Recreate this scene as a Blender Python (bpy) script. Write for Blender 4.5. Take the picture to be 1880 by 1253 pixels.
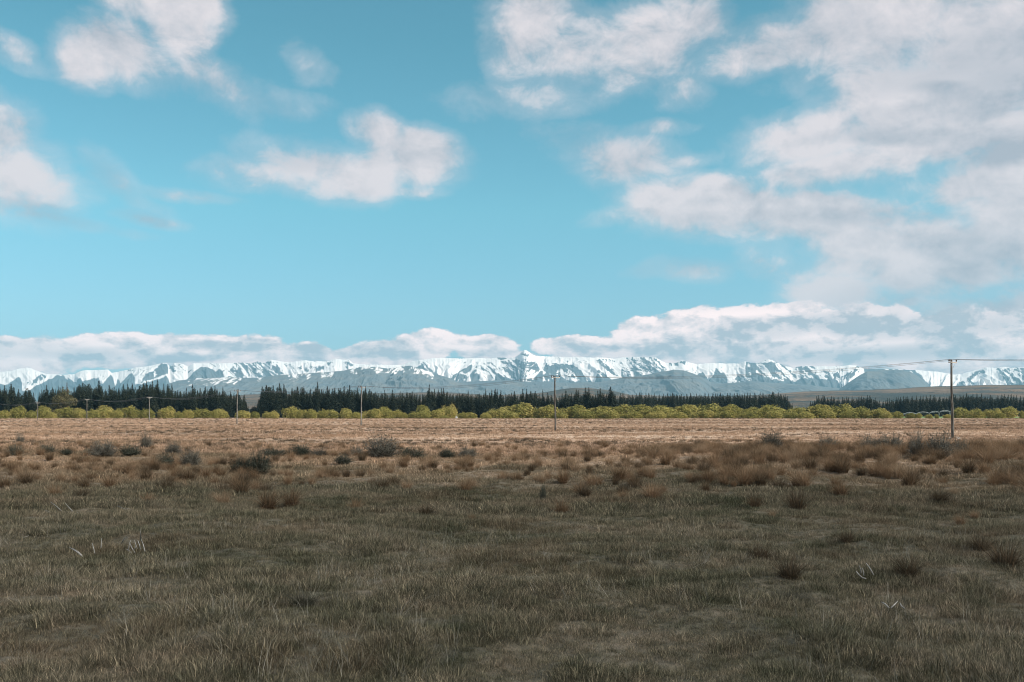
import bpy, math, random
import numpy as np
from mathutils import Vector, Matrix
R = math.radians
for o in list(bpy.data.objects): bpy.data.objects.remove(o)
sc = bpy.context.scene
col = sc.collection

# ------------------------------------------------------------------ camera
CAMZ, FPX, HOR, CXP = 3.0, 1828.0, 760.0, 940.0
cd = bpy.data.cameras.new('camera'); cam = bpy.data.objects.new('camera', cd); col.objects.link(cam)
cam.location = (0, 0, CAMZ); cam.rotation_euler = (R(90), 0, 0)
cd.sensor_width = 36; cd.lens = FPX * 36 / 1880.0
cd.shift_y = (HOR - 626.5) / 1880.0
cd.clip_start = 0.1; cd.clip_end = 200000
sc.camera = cam

# ------------------------------------------------------------------ sun and sky
SUN_AZ, SUN_EL = R(112), R(40)            # clockwise from the view direction (+Y)
sdir = Vector((math.sin(SUN_AZ)*math.cos(SUN_EL), math.cos(SUN_AZ)*math.cos(SUN_EL), math.sin(SUN_EL)))
ld = bpy.data.lights.new('sun', 'SUN'); ld.energy = 5.0; ld.angle = R(0.5); ld.color = (1, 0.92, 0.82)
sun = bpy.data.objects.new('sun', ld); col.objects.link(sun); sun.location = (0, 0, 60)
sun.rotation_euler = (-sdir).to_track_quat('-Z', 'Y').to_euler()
sc.view_settings.view_transform = 'Standard'; sc.view_settings.look = 'None'
sc.view_settings.exposure = 0.40; sc.view_settings.gamma = 1.0
sc.cycles.max_bounces = 5; sc.cycles.diffuse_bounces = 2; sc.cycles.glossy_bounces = 1
sc.cycles.transmission_bounces = 2; sc.cycles.volume_bounces = 0; sc.cycles.transparent_max_bounces = 6
sc.cycles.pixel_filter_type = 'BLACKMAN_HARRIS'; sc.cycles.filter_width = 1.0
sc.cycles.use_denoising = True; sc.cycles.denoiser = 'OPENIMAGEDENOISE'; sc.cycles.denoising_prefilter = 'ACCURATE'; sc.cycles.denoising_input_passes = 'RGB_ALBEDO_NORMAL'

class NT:
    """small helper for building node trees"""
    def __init__(s, tree): s.t = tree; s.n = tree.nodes; s.l = tree.links
    def put(s, node, idx, v):
        if v is None: return
        if isinstance(v, bpy.types.NodeSocket): s.l.new(v, node.inputs[idx])
        else: node.inputs[idx].default_value = v
    def m(s, op, a, b=None, c=None, clamp=False):
        n = s.n.new('ShaderNodeMath'); n.operation = op; n.use_clamp = clamp
        s.put(n, 0, a); s.put(n, 1, b); s.put(n, 2, c); return n.outputs[0]
    def vm(s, op, a, b=None, out=0):
        n = s.n.new('ShaderNodeVectorMath'); n.operation = op
        s.put(n, 0, a); s.put(n, 1, b); return n.outputs[out]
    def xyz(s, x, y, z):
        n = s.n.new('ShaderNodeCombineXYZ'); s.put(n, 0, x); s.put(n, 1, y); s.put(n, 2, z); return n.outputs[0]
    def sep(s, v):
        n = s.n.new('ShaderNodeSeparateXYZ'); s.put(n, 0, v); return n.outputs
    def noise(s, vec, scale, detail=4, rough=0.5, lac=2.0, dist=0.0, w=None):
        n = s.n.new('ShaderNodeTexNoise'); n.noise_dimensions = '3D' if w is None else '4D'
        s.put(n, 'Vector', vec); n.inputs['Scale'].default_value = scale
        n.inputs['Detail'].default_value = detail; n.inputs['Roughness'].default_value = rough
        n.inputs['Lacunarity'].default_value = lac; n.inputs['Distortion'].default_value = dist
        if w is not None: n.inputs['W'].default_value = w
        return n.outputs['Fac']
    def map(s, v, a, b, c=0.0, d=1.0, smooth=True):
        n = s.n.new('ShaderNodeMapRange'); n.interpolation_type = 'SMOOTHSTEP' if smooth else 'LINEAR'
        s.put(n, 0, v); s.put(n, 1, a); s.put(n, 2, b); s.put(n, 3, c); s.put(n, 4, d); return n.outputs[0]
    def mix(s, f, a, b, blend='MIX'):
        n = s.n.new('ShaderNodeMix'); n.data_type = 'RGBA'; n.blend_type = blend
        def fix(v): return tuple(v) + (1,) if isinstance(v, (tuple, list)) and len(v) == 3 else v
        s.put(n, 0, f); s.put(n, 6, fix(a)); s.put(n, 7, fix(b)); return n.outputs[2]
    def ramp(s, f, stops):
        n = s.n.new('ShaderNodeValToRGB'); e = n.color_ramp.elements
        while len(e) < len(stops): e.new(0.5)
        for k, (p, c) in zip(e, stops): k.position = p; k.color = tuple(c) + (1,)
        s.put(n, 0, f); return n.outputs[0]

world = bpy.data.worlds.new('World'); sc.world = world; world.use_nodes = True
W = NT(world.node_tree); W.n.clear()
sky = W.n.new('ShaderNodeTexSky'); sky.sky_type = 'NISHITA'; sky.sun_disc = False
sky.sun_elevation = SUN_EL; sky.sun_rotation = SUN_AZ; sky.altitude = 500; sky.air_density = 1.0; sky.dust_density = 0.6; sky.ozone_density = 2.0
tc = W.n.new('ShaderNodeTexCoord'); D = W.vm('NORMALIZE', tc.outputs['Generated'])
dx, dy, dz = W.sep(D)
az = W.m('ARCTAN2', dx, dy); el = W.m('ARCSINE', dz)
U = W.m('MULTIPLY', az, 1828.0); V = W.m('MULTIPLY', el, 1828.0)
# --- noises live on the sky dome: flattened a little, as clouds seen from below are
nv = W.xyz(W.m('MULTIPLY', az, 1.0), W.m('MULTIPLY', el, 1.5), 0.37)
w1 = W.noise(nv, 5.0, 3, 0.5); w2 = W.noise(nv, 5.0, 3, 0.5, w=3.1)
Uw = W.m('ADD', U, W.m('MULTIPLY', W.m('SUBTRACT', w1, 0.5), 150.0))
Vw = W.m('ADD', V, W.m('MULTIPLY', W.m('SUBTRACT', w2, 0.5), 85.0))
P = W.xyz(Uw, Vw, 0.0)
def ang(px, py):
    x, z = (px - 940.0) / 1828.0, (760.0 - py) / 1828.0
    return math.atan(x) * 1828.0, math.atan(z / math.sqrt(1 + x*x)) * 1828.0
CLOUDS = [  # px, py, rx, ry, tilt(deg, up to the right), weight
 (225,105,88,44,-12,1.0),(335,40,62,62,-30,1.2),(165,115,58,38,0,.95),(270,20,70,26,-10,.8),(420,160,80,30,-12,.62),(500,180,60,18,0,.4),(20,95,40,16,-20,.45),
 (10,315,100,62,-22,1.25),(-20,270,60,60,-30,1.1),(90,335,70,22,-8,.65),(195,330,60,16,-30,.42),
 (590,310,105,44,-14,1.0),(660,322,75,40,0,1.1),(705,285,60,44,0,1.0),(765,285,92,46,-6,1.3),(690,240,52,36,-10,1.0),(500,310,80,22,8,.5),(760,345,50,12,0,.6),
 (560,105,30,20,-30,.40),(90,398,95,10,-8,.55),(250,398,40,9,-8,.42),(320,357,60,6,0,.3),
 (975,60,70,70,-10,1.05),(1060,100,120,50,-6,1.05),(1180,100,105,62,0,1.2),(1250,170,50,30,-20,.7),(1010,175,100,28,0,.48),(1300,60,90,45,-20,.95),
 (1420,85,130,56,4,1.35),(1560,55,150,80,10,1.3),(1750,60,190,110,0,1.5),(1880,120,120,110,0,1.3),
 (1560,165,110,45,0,.95),(1650,200,180,76,-4,1.5),(1500,245,145,52,10,1.4),(1720,235,170,60,6,1.5),(1420,260,60,44,0,1.0),
 (1120,285,120,42,-12,.95),(1070,255,60,22,10,.6),(1210,245,50,12,0,.5),(1250,305,60,13,6,.5),
 (1240,385,95,38,-14,1.0),(1330,375,120,36,-10,1.05),(1480,400,190,42,-5,1.45),(1600,430,160,66,-8,1.5),(1480,330,90,38,10,.95),(1560,310,120,40,0,1.0),
 (1800,330,140,70,20,1.5),(1480,160,90,36,0,1.0),(1400,400,110,40,-4,1.0),(1560,480,110,40,-6,1.1),(1850,430,120,90,0,1.35),(1700,480,170,66,0,1.4),(1150,390,50,12,0,.45),(1640,350,110,28,0,.8),
 (1290,485,62,20,-6,.95),(1215,478,50,12,8,.5),(1450,490,80,34,-14,.9),(1530,530,100,34,-6,1.3),(1400,455,30,20,0,.5),
 (1700,545,160,42,0,.75),(1820,545,110,36,0,.7),(1790,590,180,46,0,1.0),
]
BANK = [(-40,657,150,30,0,1.1),(110,650,150,24,3,1.1),(210,640,90,22,2,1.1),(330,641,110,25,2,1.15),(440,640,120,24,-2,1.1),(555,645,60,18,0,1.0),(640,652,80,15,0,.9),
 (715,645,80,20,2,1.15),(785,634,70,24,2,1.2),(880,640,60,20,0,1.1),(905,654,60,14,0,1.0),(1000,635,40,14,0,.8),(1045,632,50,18,6,1.0),(1100,645,70,20,6,1.2),(1190,622,80,36,12,1.25),(1290,604,110,36,4,1.3),(1430,594,120,36,0,1.3),
 (1560,602,120,38,0,1.3),(1700,632,200,46,0,1.35),(1860,640,200,62,0,1.35),(1400,640,330,36,0,1.2),(400,664,420,13,0,.8),(150,662,170,12,0,.9)]
def field(lst, P):
    acc = None
    for i, (px, py, rx, ry, t, w) in enumerate(lst):
        a, b = ang(px, py)
        if i % 12 == 11:     # orders the evaluation in batches (the shader stack is small); adds nothing visible
            e = W.m('MULTIPLY', acc, 1e-6); P = W.vm('ADD', P, W.xyz(e, e, 0.0))
        mp = W.n.new('ShaderNodeMapping'); mp.vector_type = 'TEXTURE'
        W.l.new(P, mp.inputs[0]); mp.inputs['Location'].default_value = (a, b, 0)
        mp.inputs['Rotation'].default_value = (0, 0, R(t)); mp.inputs['Scale'].default_value = (rx*1.25, ry*1.25, 1)
        d = W.vm('DOT_PRODUCT', mp.outputs[0], mp.outputs[0], out=1)
        v = W.m('MULTIPLY_ADD', d, -w, w)
        acc = v if acc is None else W.m('SMOOTH_MAX', acc, v, 0.25)
    return acc
F1 = field(CLOUDS, P)
HOLES = [(1375,18,110,42,0,1.2),(1290,88,50,24,0,.7),(1745,300,80,26,8,1.2),(1570,345,110,24,-4,1.1),(1690,402,95,28,0,1.3),(1862,165,50,32,0,.9),(1385,195,120,56,0,1.0),(1340,290,60,44,0,.9),(1420,352,70,18,-6,.8),(1420,440,70,34,-10,.9),(1570,545,90,24,0,.8),(1850,535,100,22,0,.8),(60,40,70,70,0,.9),(450,60,60,80,0,.9)]
wh1 = W.noise(nv, 22.0, 6, 0.6, w=8.0); wh2 = W.noise(nv, 22.0, 6, 0.6, w=11.0)
Uh = W.m('ADD', W.m('MULTIPLY_ADD', F1, 1e-6, Uw), W.m('MULTIPLY', W.m('SUBTRACT', wh1, 0.5), 150.0)); Vh = W.m('ADD', Vw, W.m('MULTIPLY', W.m('SUBTRACT', wh2, 0.5), 80.0))
FH = W.m('MAXIMUM', field(HOLES, W.xyz(Uh, Vh, 0.0)), 0.0)
F1 = W.m('MULTIPLY_ADD', FH, -0.40, F1)
# smaller warp for the distant bank of cumulus over the range
Ub = W.m('ADD', U, W.m('MULTIPLY', W.m('SUBTRACT', w1, 0.5), 60.0)); Vb = W.m('ADD', V, W.m('MULTIPLY', W.m('SUBTRACT', w2, 0.5), 22.0))
Ub = W.m('MULTIPLY_ADD', F1, 1e-6, Ub)
F2 = field(BANK, W.xyz(Ub, Vb, 0.0))
# fluff
n1a = W.noise(nv, 7.0, 9, 0.55, dist=0.3); n1b = W.noise(nv, 22.0, 9, 0.70, dist=0.6, w=5.0)
n1 = W.m('MULTIPLY_ADD', W.m('SUBTRACT', n1b, 0.5), 0.58, n1a)
sh = W.xyz(W.m('ADD', az, 0.012), W.m('ADD', W.m('MULTIPLY', el, 1.5), 0.03), 0.37)
n1sa = W.noise(sh, 7.0, 6, 0.55, dist=0.3); n1sb = W.noise(sh, 22.0, 6, 0.66, dist=0.6, w=5.0)
n1s = W.m('MULTIPLY_ADD', W.m('SUBTRACT', n1sb, 0.5), 0.58, n1sa)
nb = W.xyz(W.m('MULTIPLY', az, 1.0), W.m('MULTIPLY', el, 1.9), 4.37)
n2 = W.noise(nb, 30.0, 9, 0.62, dist=0.2)
nbs = W.xyz(W.m('ADD', az, 0.004), W.m('ADD', W.m('MULTIPLY', el, 1.9), 0.012), 4.37)
n2s = W.noise(nbs, 30.0, 6, 0.60, dist=0.2)
# elsewhere round the dome: scattered cloud of the same kind
n0 = W.noise(D, 2.6, 6, 0.55)
front = W.m('MULTIPLY', W.map(W.m('ABSOLUTE', az), 0.50, 0.62, 1.0, 0.0), W.map(el, 0.42, 0.50, 1.0, 0.0))
d1 = W.m('ADD', W.m('MAXIMUM', F1, -1.2), W.m('MULTIPLY', W.m('SUBTRACT', n1, 0.5), 3.0))
d2 = W.m('ADD', W.m('MAXIMUM', F2, -1.2), W.m('MULTIPLY', W.m('SUBTRACT', n2, 0.5), 2.4))
a1 = W.m('MAXIMUM', W.map(d1, -0.06, 1.10), W.m('MULTIPLY', W.map(d1, -0.5, 0.45), 0.26)); a2 = W.map(d2, 0.05, 0.42)
other = W.map(n0, 0.40, 0.60)
inv = W.m('SUBTRACT', 1.0, front)
A = W.m('MAXIMUM', a1, a2); A = W.m('MULTIPLY', A, front)
A = W.m('MAXIMUM', A, W.m('MULTIPLY', other, W.m('MULTIPLY', inv, 0.9)))
# brightness of the cloud: self shading from thickness change towards the sun, greyer broad bases
g1 = W.noise(W.xyz(az, W.m('MULTIPLY', el, 2.6), 9.1), 5.5, 5, 0.55)
l1 = W.m('MULTIPLY_ADD', W.m('SUBTRACT', n1, n1s), 2.4, 0.74)
l1 = W.m('ADD', l1, W.m('MULTIPLY', W.m('SUBTRACT', 0.5, g1), 1.6), clamp=True)
g2 = W.noise(W.xyz(az, W.m('MULTIPLY', el, 2.4), 2.1), 17.0, 5, 0.5)
l2 = W.m('MULTIPLY_ADD', W.m('SUBTRACT', n2, n2s), 3.2, 0.72)
l2 = W.m('ADD', l2, W.m('MULTIPLY', W.m('SUBTRACT', 0.5, g2), 2.6), clamp=True)
isb = W.m('MULTIPLY', a2, W.map(el, 0.095, 0.12, 1.0, 0.0))
SHADE = [(1790,100,200,46,6,.7),(1870,150,110,50,0,.65),(1740,165,70,14,-4,.8),(1330,20,90,22,0,.5),(1640,255,120,14,-5,.55),(1830,270,90,30,0,.7),(1560,400,160,14,-5,.45),(1800,560,240,60,0,.55),(1250,480,90,24,0,.7),
 (400,633,90,9,0,1.0),(565,637,42,10,-6,1.0),(200,655,200,10,0,.7),(40,640,90,12,0,.5),(700,650,60,8,0,.5),(905,650,60,7,0,.5),(1400,600,110,22,0,.9),(1560,600,110,24,-8,.8),(1300,640,220,16,0,.6),(1660,585,60,20,0,.6),(1720,600,160,26,0,.8),(1600,655,240,16,0,.75),(1800,655,200,12,0,.4),
 (95,398,100,18,-8,.9),(250,398,50,14,-8,.9),(190,330,60,22,-30,.7),(430,165,90,40,-12,.45),(190,60,90,34,0,.35),(540,290,70,22,0,.35),(1080,300,130,50,0,.4)]
Vs = W.m('MULTIPLY_ADD', F2, 1e-6, W.m('MULTIPLY', W.m('ADD', V, Vw), 0.5))
F3 = W.m('MAXIMUM', W.m('MULTIPLY', field(SHADE, W.xyz(W.m('MULTIPLY', W.m('ADD', U, Uw), 0.5), Vs, 0.0)), 1.0), 0.0)
F3 = W.m('MULTIPLY', F3, W.map(n1, 0.30, 0.60, 0.55, 1.1))
L = W.m('ADD', W.m('MULTIPLY', l1, W.m('SUBTRACT', 1.0, isb)), W.m('MULTIPLY', l2, isb))
L = W.m('SUBTRACT', L, W.m('MULTIPLY', F3, 0.95), clamp=True)
CL = W.mix(L, (0.41, 0.44, 0.50), (0.76, 0.70, 0.72))
CL = W.mix(isb, CL, W.mix(L, (0.50, 0.52, 0.57), (1.38, 1.08, 1.02)))
CLf = W.vm('SCALE', CL); CLn = CLf.node; CLn.inputs['Scale'].default_value = 11.0   # same scale as the bright Nishita values
tint = W.ramp(el, [(0.03, (.37, .50, .62)), (0.10, (.45, .65, .66)), (0.20, (.475, .82, .70)), (0.36, (.40, .78, .64))])
skyc = W.vm('SCALE', W.mix(1.0, sky.outputs[0], tint, 'MULTIPLY')); skyc.node.inputs['Scale'].default_value = 2.0
tot = W.mix(W.m('MULTIPLY', A, 0.97), skyc, CLf)
bg = W.n.new('ShaderNodeBackground'); W.l.new(tot, bg.inputs[0]); bg.inputs[1].default_value = 0.075
wo = W.n.new('ShaderNodeOutputWorld'); W.l.new(bg.outputs[0], wo.inputs[0])
world.cycles.sampling_method = 'MANUAL'; world.cycles.sample_map_resolution = 1024

# ------------------------------------------------------------------ helpers
rng = np.random.default_rng(7); random.seed(7)
def ss(a, b, x): t = np.clip((x - a) / (b - a), 0, 1); return t * t * (3 - 2 * t)
def _hash(ix, iy, seed):
    h = (ix.astype(np.int64) * 374761393 + iy.astype(np.int64) * 668265263 + seed * 974634777) & 0xFFFFFFFF
    h = ((h ^ (h >> 13)) * 1274126177) & 0xFFFFFFFF
    h = (h ^ (h >> 16)) & 0xFFFFFFFF
    return h / 4294967295.0
def vnoise(x, y, seed=0):
    x = np.asarray(x, float); y = np.asarray(y, float); x, y = np.broadcast_arrays(x, y)
    ix = np.floor(x); iy = np.floor(y); fx = x - ix; fy = y - iy
    fx = fx*fx*fx*(fx*(fx*6-15)+10); fy = fy*fy*fy*(fy*(fy*6-15)+10)
    a = _hash(ix, iy, seed); b = _hash(ix+1, iy, seed); c = _hash(ix, iy+1, seed); d = _hash(ix+1, iy+1, seed)
    return (a*(1-fx)+b*fx)*(1-fy) + (c*(1-fx)+d*fx)*fy
def fbm(x, y, seed=0, octv=4, gain=0.5):
    s = 0; a = 1; t = 0
    for o in range(octv):
        s = s + a * vnoise(x * 2**o + 17.3*o, y * 2**o - 9.1*o, seed + o); t += a; a *= gain
    return s / t
def ridged(x, y, seed=0, octv=4, gain=0.5):
    s = 0; a = 1; t = 0
    for o in range(octv):
        s = s + a * (1 - np.abs(2 * vnoise(x * 2**o + 11.7*o, y * 2**o + 5.3*o, seed + o) - 1)); t += a; a *= gain
    return s / t
def mesh_obj(name, verts, faces, mat=None, parent=None, smooth=False, link=True, attrs=None):
    me = bpy.data.meshes.new(name); verts = np.asarray(verts, np.float32)
    me.vertices.add(len(verts)); me.vertices.foreach_set('co', verts.ravel())
    if isinstance(faces, np.ndarray):
        k = faces.shape[1]; n = len(faces)
        me.loops.add(n*k); me.loops.foreach_set('vertex_index', faces.astype(np.int32).ravel())
        me.polygons.add(n); me.polygons.foreach_set('loop_start', (np.arange(n)*k).astype(np.int32))
    elif len(faces):
        ls = np.concatenate([[0], np.cumsum([len(f) for f in faces])[:-1]]).astype(np.int32); fl = np.concatenate([np.asarray(f) for f in faces]).astype(np.int32)
        me.loops.add(len(fl)); me.loops.foreach_set('vertex_index', fl); me.polygons.add(len(faces)); me.polygons.foreach_set('loop_start', ls)
    if attrs:
        for k, v in attrs.items():
            a = me.attributes.new(k, 'FLOAT', 'POINT'); a.data.foreach_set('value', np.asarray(v, np.float32).ravel())
    me.update(calc_edges=True)
    if smooth: me.shade_smooth()
    o = bpy.data.objects.new(name, me)
    if mat: me.materials.append(mat)
    if link: col.objects.link(o)
    if parent: o.parent = parent
    return o
def tag(o, label=None, cat=None, group=None, kind=None):
    if label: o['label'] = label
    if cat: o['category'] = cat
    if group: o['group'] = group
    if kind: o['kind'] = kind
    return o
def grid_faces(nr, nc):
    i = np.arange(nr-1)[:, None] * nc + np.arange(nc-1)[None, :]
    return np.stack([i, i+1, i+nc+1, i+nc], -1).reshape(-1, 4)
class MB:
    """collects pieces of one mesh"""
    def __init__(s): s.v = []; s.f = []; s.n = 0; s.a = []
    def add(s, v, f, a=0.0):
        v = np.asarray(v, float); s.v.append(v); s.f += [tuple(int(i) + s.n for i in q) for q in f]; s.n += len(v)
        s.a.append(np.full(len(v), a))
    def tube(s, pts, rad, n=6, a=0.0, cap=True):
        pts = [Vector(p) for p in pts]; V = []; F = []
        for i, p in enumerate(pts):
            d = (pts[min(i+1, len(pts)-1)] - pts[max(i-1, 0)]).normalized()
            u = d.orthogonal().normalized() if abs(d.z) > .9 else d.cross(Vector((0, 0, 1))).normalized(); w = d.cross(u)
            for k in range(n):
                t = 2*math.pi*k/n; V.append(p + (u*math.cos(t) + w*math.sin(t)) * rad[i])
        for i in range(len(pts)-1):
            for k in range(n): F.append((i*n+k, i*n+(k+1) % n, (i+1)*n+(k+1) % n, (i+1)*n+k))
        if cap: F.append(tuple(range(n))[::-1]); F.append(tuple((len(pts)-1)*n + k for k in range(n)))
        s.add([tuple(q) for q in V], F, a)
    def box(s, c, sz, rot=None, a=0.0):
        V = []
        for x in (-.5, .5):
            for y in (-.5, .5):
                for z in (-.5, .5):
                    q = Vector((x*sz[0], y*sz[1], z*sz[2]))
                    if rot is not None: q = rot @ q
                    V.append(tuple(q + Vector(c)))
        s.add(V, [(0,1,3,2),(4,6,7,5),(0,4,5,1),(2,3,7,6),(0,2,6,4),(1,5,7,3)], a)
    def build(s, name, mat, parent=None, link=True, smooth=False):
        return mesh_obj(name, np.concatenate(s.v), s.f, mat, parent, smooth, link, {'tone': np.concatenate(s.a)})
def empty(name, loc, rz=0.0):
    o = bpy.data.objects.new(name, None); o.location = loc; o.rotation_euler = (0, 0, rz); col.objects.link(o); o.empty_display_size = .3; return o
def material(name):
    m = bpy.data.materials.new(name); m.use_nodes = True; t = NT(m.node_tree); t.n.clear()
    t.out = t.n.new('ShaderNodeOutputMaterial'); return m, t
def finish(t, color, rough=0.9, bump=None, bstr=0.3, bdist=0.05, trans=0.0, spec=0.2):
    b = t.n.new('ShaderNodeBsdfPrincipled'); t.put(b, 'Base Color', tuple(color)+(1,) if isinstance(color, tuple) else color); t.put(b, 'Roughness', rough); t.put(b, 'Specular IOR Level', spec)
    if bump is not None:
        n = t.n.new('ShaderNodeBump'); n.inputs['Strength'].default_value = bstr; n.inputs['Distance'].default_value = bdist
        t.put(n, 'Height', bump); t.l.new(n.outputs[0], b.inputs['Normal'])
    o = b.outputs[0]
    if trans:
        tr = t.n.new('ShaderNodeBsdfTranslucent'); t.put(tr, 0, tuple(color)+(1,) if isinstance(color, tuple) else color)
        mx = t.n.new('ShaderNodeMixShader'); mx.inputs[0].default_value = trans
        t.l.new(o, mx.inputs[1]); t.l.new(tr.outputs[0], mx.inputs[2]); o = mx.outputs[0]
    t.l.new(o, t.out.inputs[0])
def attr(t, name, typ='GEOMETRY'):
    n = t.n.new('ShaderNodeAttribute'); n.attribute_name = name; n.attribute_type = typ; return n.outputs['Fac']
def at(px, py, Y):                      # the world point seen at a photo pixel, at depth Y
    return Vector(((px-CXP)/FPX*Y, Y, CAMZ + (HOR-py)/FPX*Y))

# ------------------------------------------------------------------ ground
def gheight(x, y):
    x = np.asarray(x, float); y = np.asarray(y, float)
    near = 1 - ss(70, 260, np.abs(y))
    h = (fbm(x/9, y/9, 1, 3) - .5) * .55 * near + (fbm(x/2.1, y/2.1, 5, 3) - .5) * .34 * near + (vnoise(x/.55, y/.55, 9) - .5) * .09 * near
    h += (fbm(x/60, y/60, 11, 2) - .5) * .5
    # a low bank across the right before the open flat
    bank = ss(0, 26, x + (vnoise(x/11, 3.3, 13)-.5)*12) * ss(40, 58, y) * (1 - ss(66, 84, y + (vnoise(x/7, 1.7, 15)-.5)*9))
    return h + .30 * bank
rows = np.concatenate([[-5000, -1500, -400, -80, -20], np.geomspace(5.0, 700, 900), np.geomspace(720, 24500, 60)])
u = np.linspace(-1, 1, 620); u = np.sign(u) * (0.82*np.abs(u) + 0.18*np.abs(u)**5)
Yg = np.repeat(rows[:, None], len(u), 1); Xg = u[None, :] * (np.abs(Yg) * 0.80 + 12)
Zg = gheight(Xg, Yg); Zg = np.where(np.abs(Yg) > 4000, 0, Zg)

def grass_color(t, fine=True):
    g = t.n.new('ShaderNodeNewGeometry'); p = g.outputs['Position']; x, y, z = t.sep(p)
    flat = t.xyz(x, y, 0.0)
    far = t.map(t.m('ADD', y, t.m('MULTIPLY', t.m('SUBTRACT', t.noise(flat, .08, 3), .5), 60.0)), 34, 80)
    nA = t.noise(flat, .22, 4, .6); nB = t.noise(flat, 1.3, 4, .65, w=2.0); nC = t.noise(flat, .05, 4, .55, w=7.0)
    near = t.ramp(t.m('ADD', t.m('MULTIPLY', nA, .42), t.m('ADD', t.m('MULTIPLY', nB, .36), t.m('MULTIPLY', t.noise(flat, 4.5, 3, .6, w=9.0), .26))), [(.34, (.052, .058, .034)), (.44, (.104, .099, .065)), (.54, (.185, .157, .112)), (.68, (.30, .236, .178))])
    fy = t.xyz(t.m('MULTIPLY', x, .35), y, 0.0)
    nD = t.noise(fy, .035, 5, .62, w=1.0); nE = t.noise(flat, .6, 3, .6, w=4.0)
    farc = t.ramp(t.m('ADD', t.m('MULTIPLY', nD, .7), t.m('MULTIPLY', nE, .3)), [(.34, (.22, .165, .112)), (.44, (.43, .295, .205)), (.54, (.60, .42, .30)), (.68, (.68, .52, .40))])
    return t.mix(far, near, farc), p, flat, far
gm, t = material('ground_turf')
c, p, flat, far = grass_color(t)
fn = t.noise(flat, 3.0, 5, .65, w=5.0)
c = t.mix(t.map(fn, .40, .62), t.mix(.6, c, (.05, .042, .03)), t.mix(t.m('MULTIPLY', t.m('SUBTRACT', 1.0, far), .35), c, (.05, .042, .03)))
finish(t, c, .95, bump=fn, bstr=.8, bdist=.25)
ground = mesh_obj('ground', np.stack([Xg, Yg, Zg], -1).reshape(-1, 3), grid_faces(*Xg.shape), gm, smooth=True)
tag(ground, kind='structure')

# a green irrigated pasture behind the willows
pm, t = material('pasture'); g = t.n.new('ShaderNodeNewGeometry')
finish(t, t.ramp(t.noise(g.outputs['Position'], .05, 4), [(.35, (.10, .19, .06)), (.65, (.17, .27, .09))]), .9)
def flat_patch(name, x0, x1, y0, y1, z, mat):
    xs = np.linspace(x0, x1, 40); ys = np.linspace(y0, y1, 30); X, Y = np.meshgrid(xs, ys)
    return mesh_obj(name, np.stack([X, Y, gheight(X, Y) + z], -1).reshape(-1, 3), grid_faces(*X.shape), mat, smooth=True)
tag(flat_patch('pasture', 255, 600, 700, 985, .12, pm), kind='structure')

# ------------------------------------------------------------------ mountains
def interp(pts, x): a = np.array(pts, float); return np.interp(x, a[:, 0], a[:, 1])
def jag(px, seed, amp, sc=1.0): return (ridged(px/9*sc, 0.5, seed, 4, .6) - .62) * amp
SNOWLINE = [(-700,700),(0,706),(60,712),(100,722),(150,700),(230,712),(300,712),(350,716),(400,697),(470,694),(560,696),(640,690),(700,690),(790,690),(830,702),(880,702),(930,702),(980,704),(1020,703),(1060,702),(1110,702),(1150,697),(1210,690),(1260,690),(1330,702),(1370,704),(1400,706),(1440,700),(1500,694),(1560,706),(1620,684),(1690,684),(1700,714),(1800,714),(1880,712),(2600,712)]
# share of bare rock on the face: smooth snowfields against steep broken faces
ROCKY = [(-700,.4),(0,.25),(20,.25),(32,.8),(42,.2),(60,.4),(76,.75),(90,.35),(115,.85),(135,.55),(150,.3),(180,.35),(200,.75),(212,.5),(232,.8),(250,.35),(285,.8),(305,1.0),(314,.3),(330,.2),(350,.75),(385,1.0),(405,.8),(416,.15),(430,.8),(470,.7),(500,.75),(520,.2),(580,.2),(640,.15),(700,.05),(740,.1),(775,.35),(800,.1),(835,.05),(860,.7),(900,.72),(925,.4),(950,.45),(975,.55),(985,.05),(1000,.3),(1040,.75),(1060,.7),(1090,.2),(1110,.45),(1125,.15),(1140,.7),(1200,.62),(1225,.5),(1250,.35),(1285,.1),(1290,.85),(1299,.1),(1308,.8),(1330,.95),(1338,.1),(1352,.2),(1368,.6),(1372,1.0),(1395,.8),(1410,.45),(1440,.7),(1480,.9),(1510,.85),(1540,.75),(1575,.65),(1590,1.0),(1660,1.0),(1690,.05),(1740,.05),(1765,.45),(1790,.15),(1815,.1),(1828,.65),(1870,.65),(1880,.6),(2600,.5)]
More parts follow.
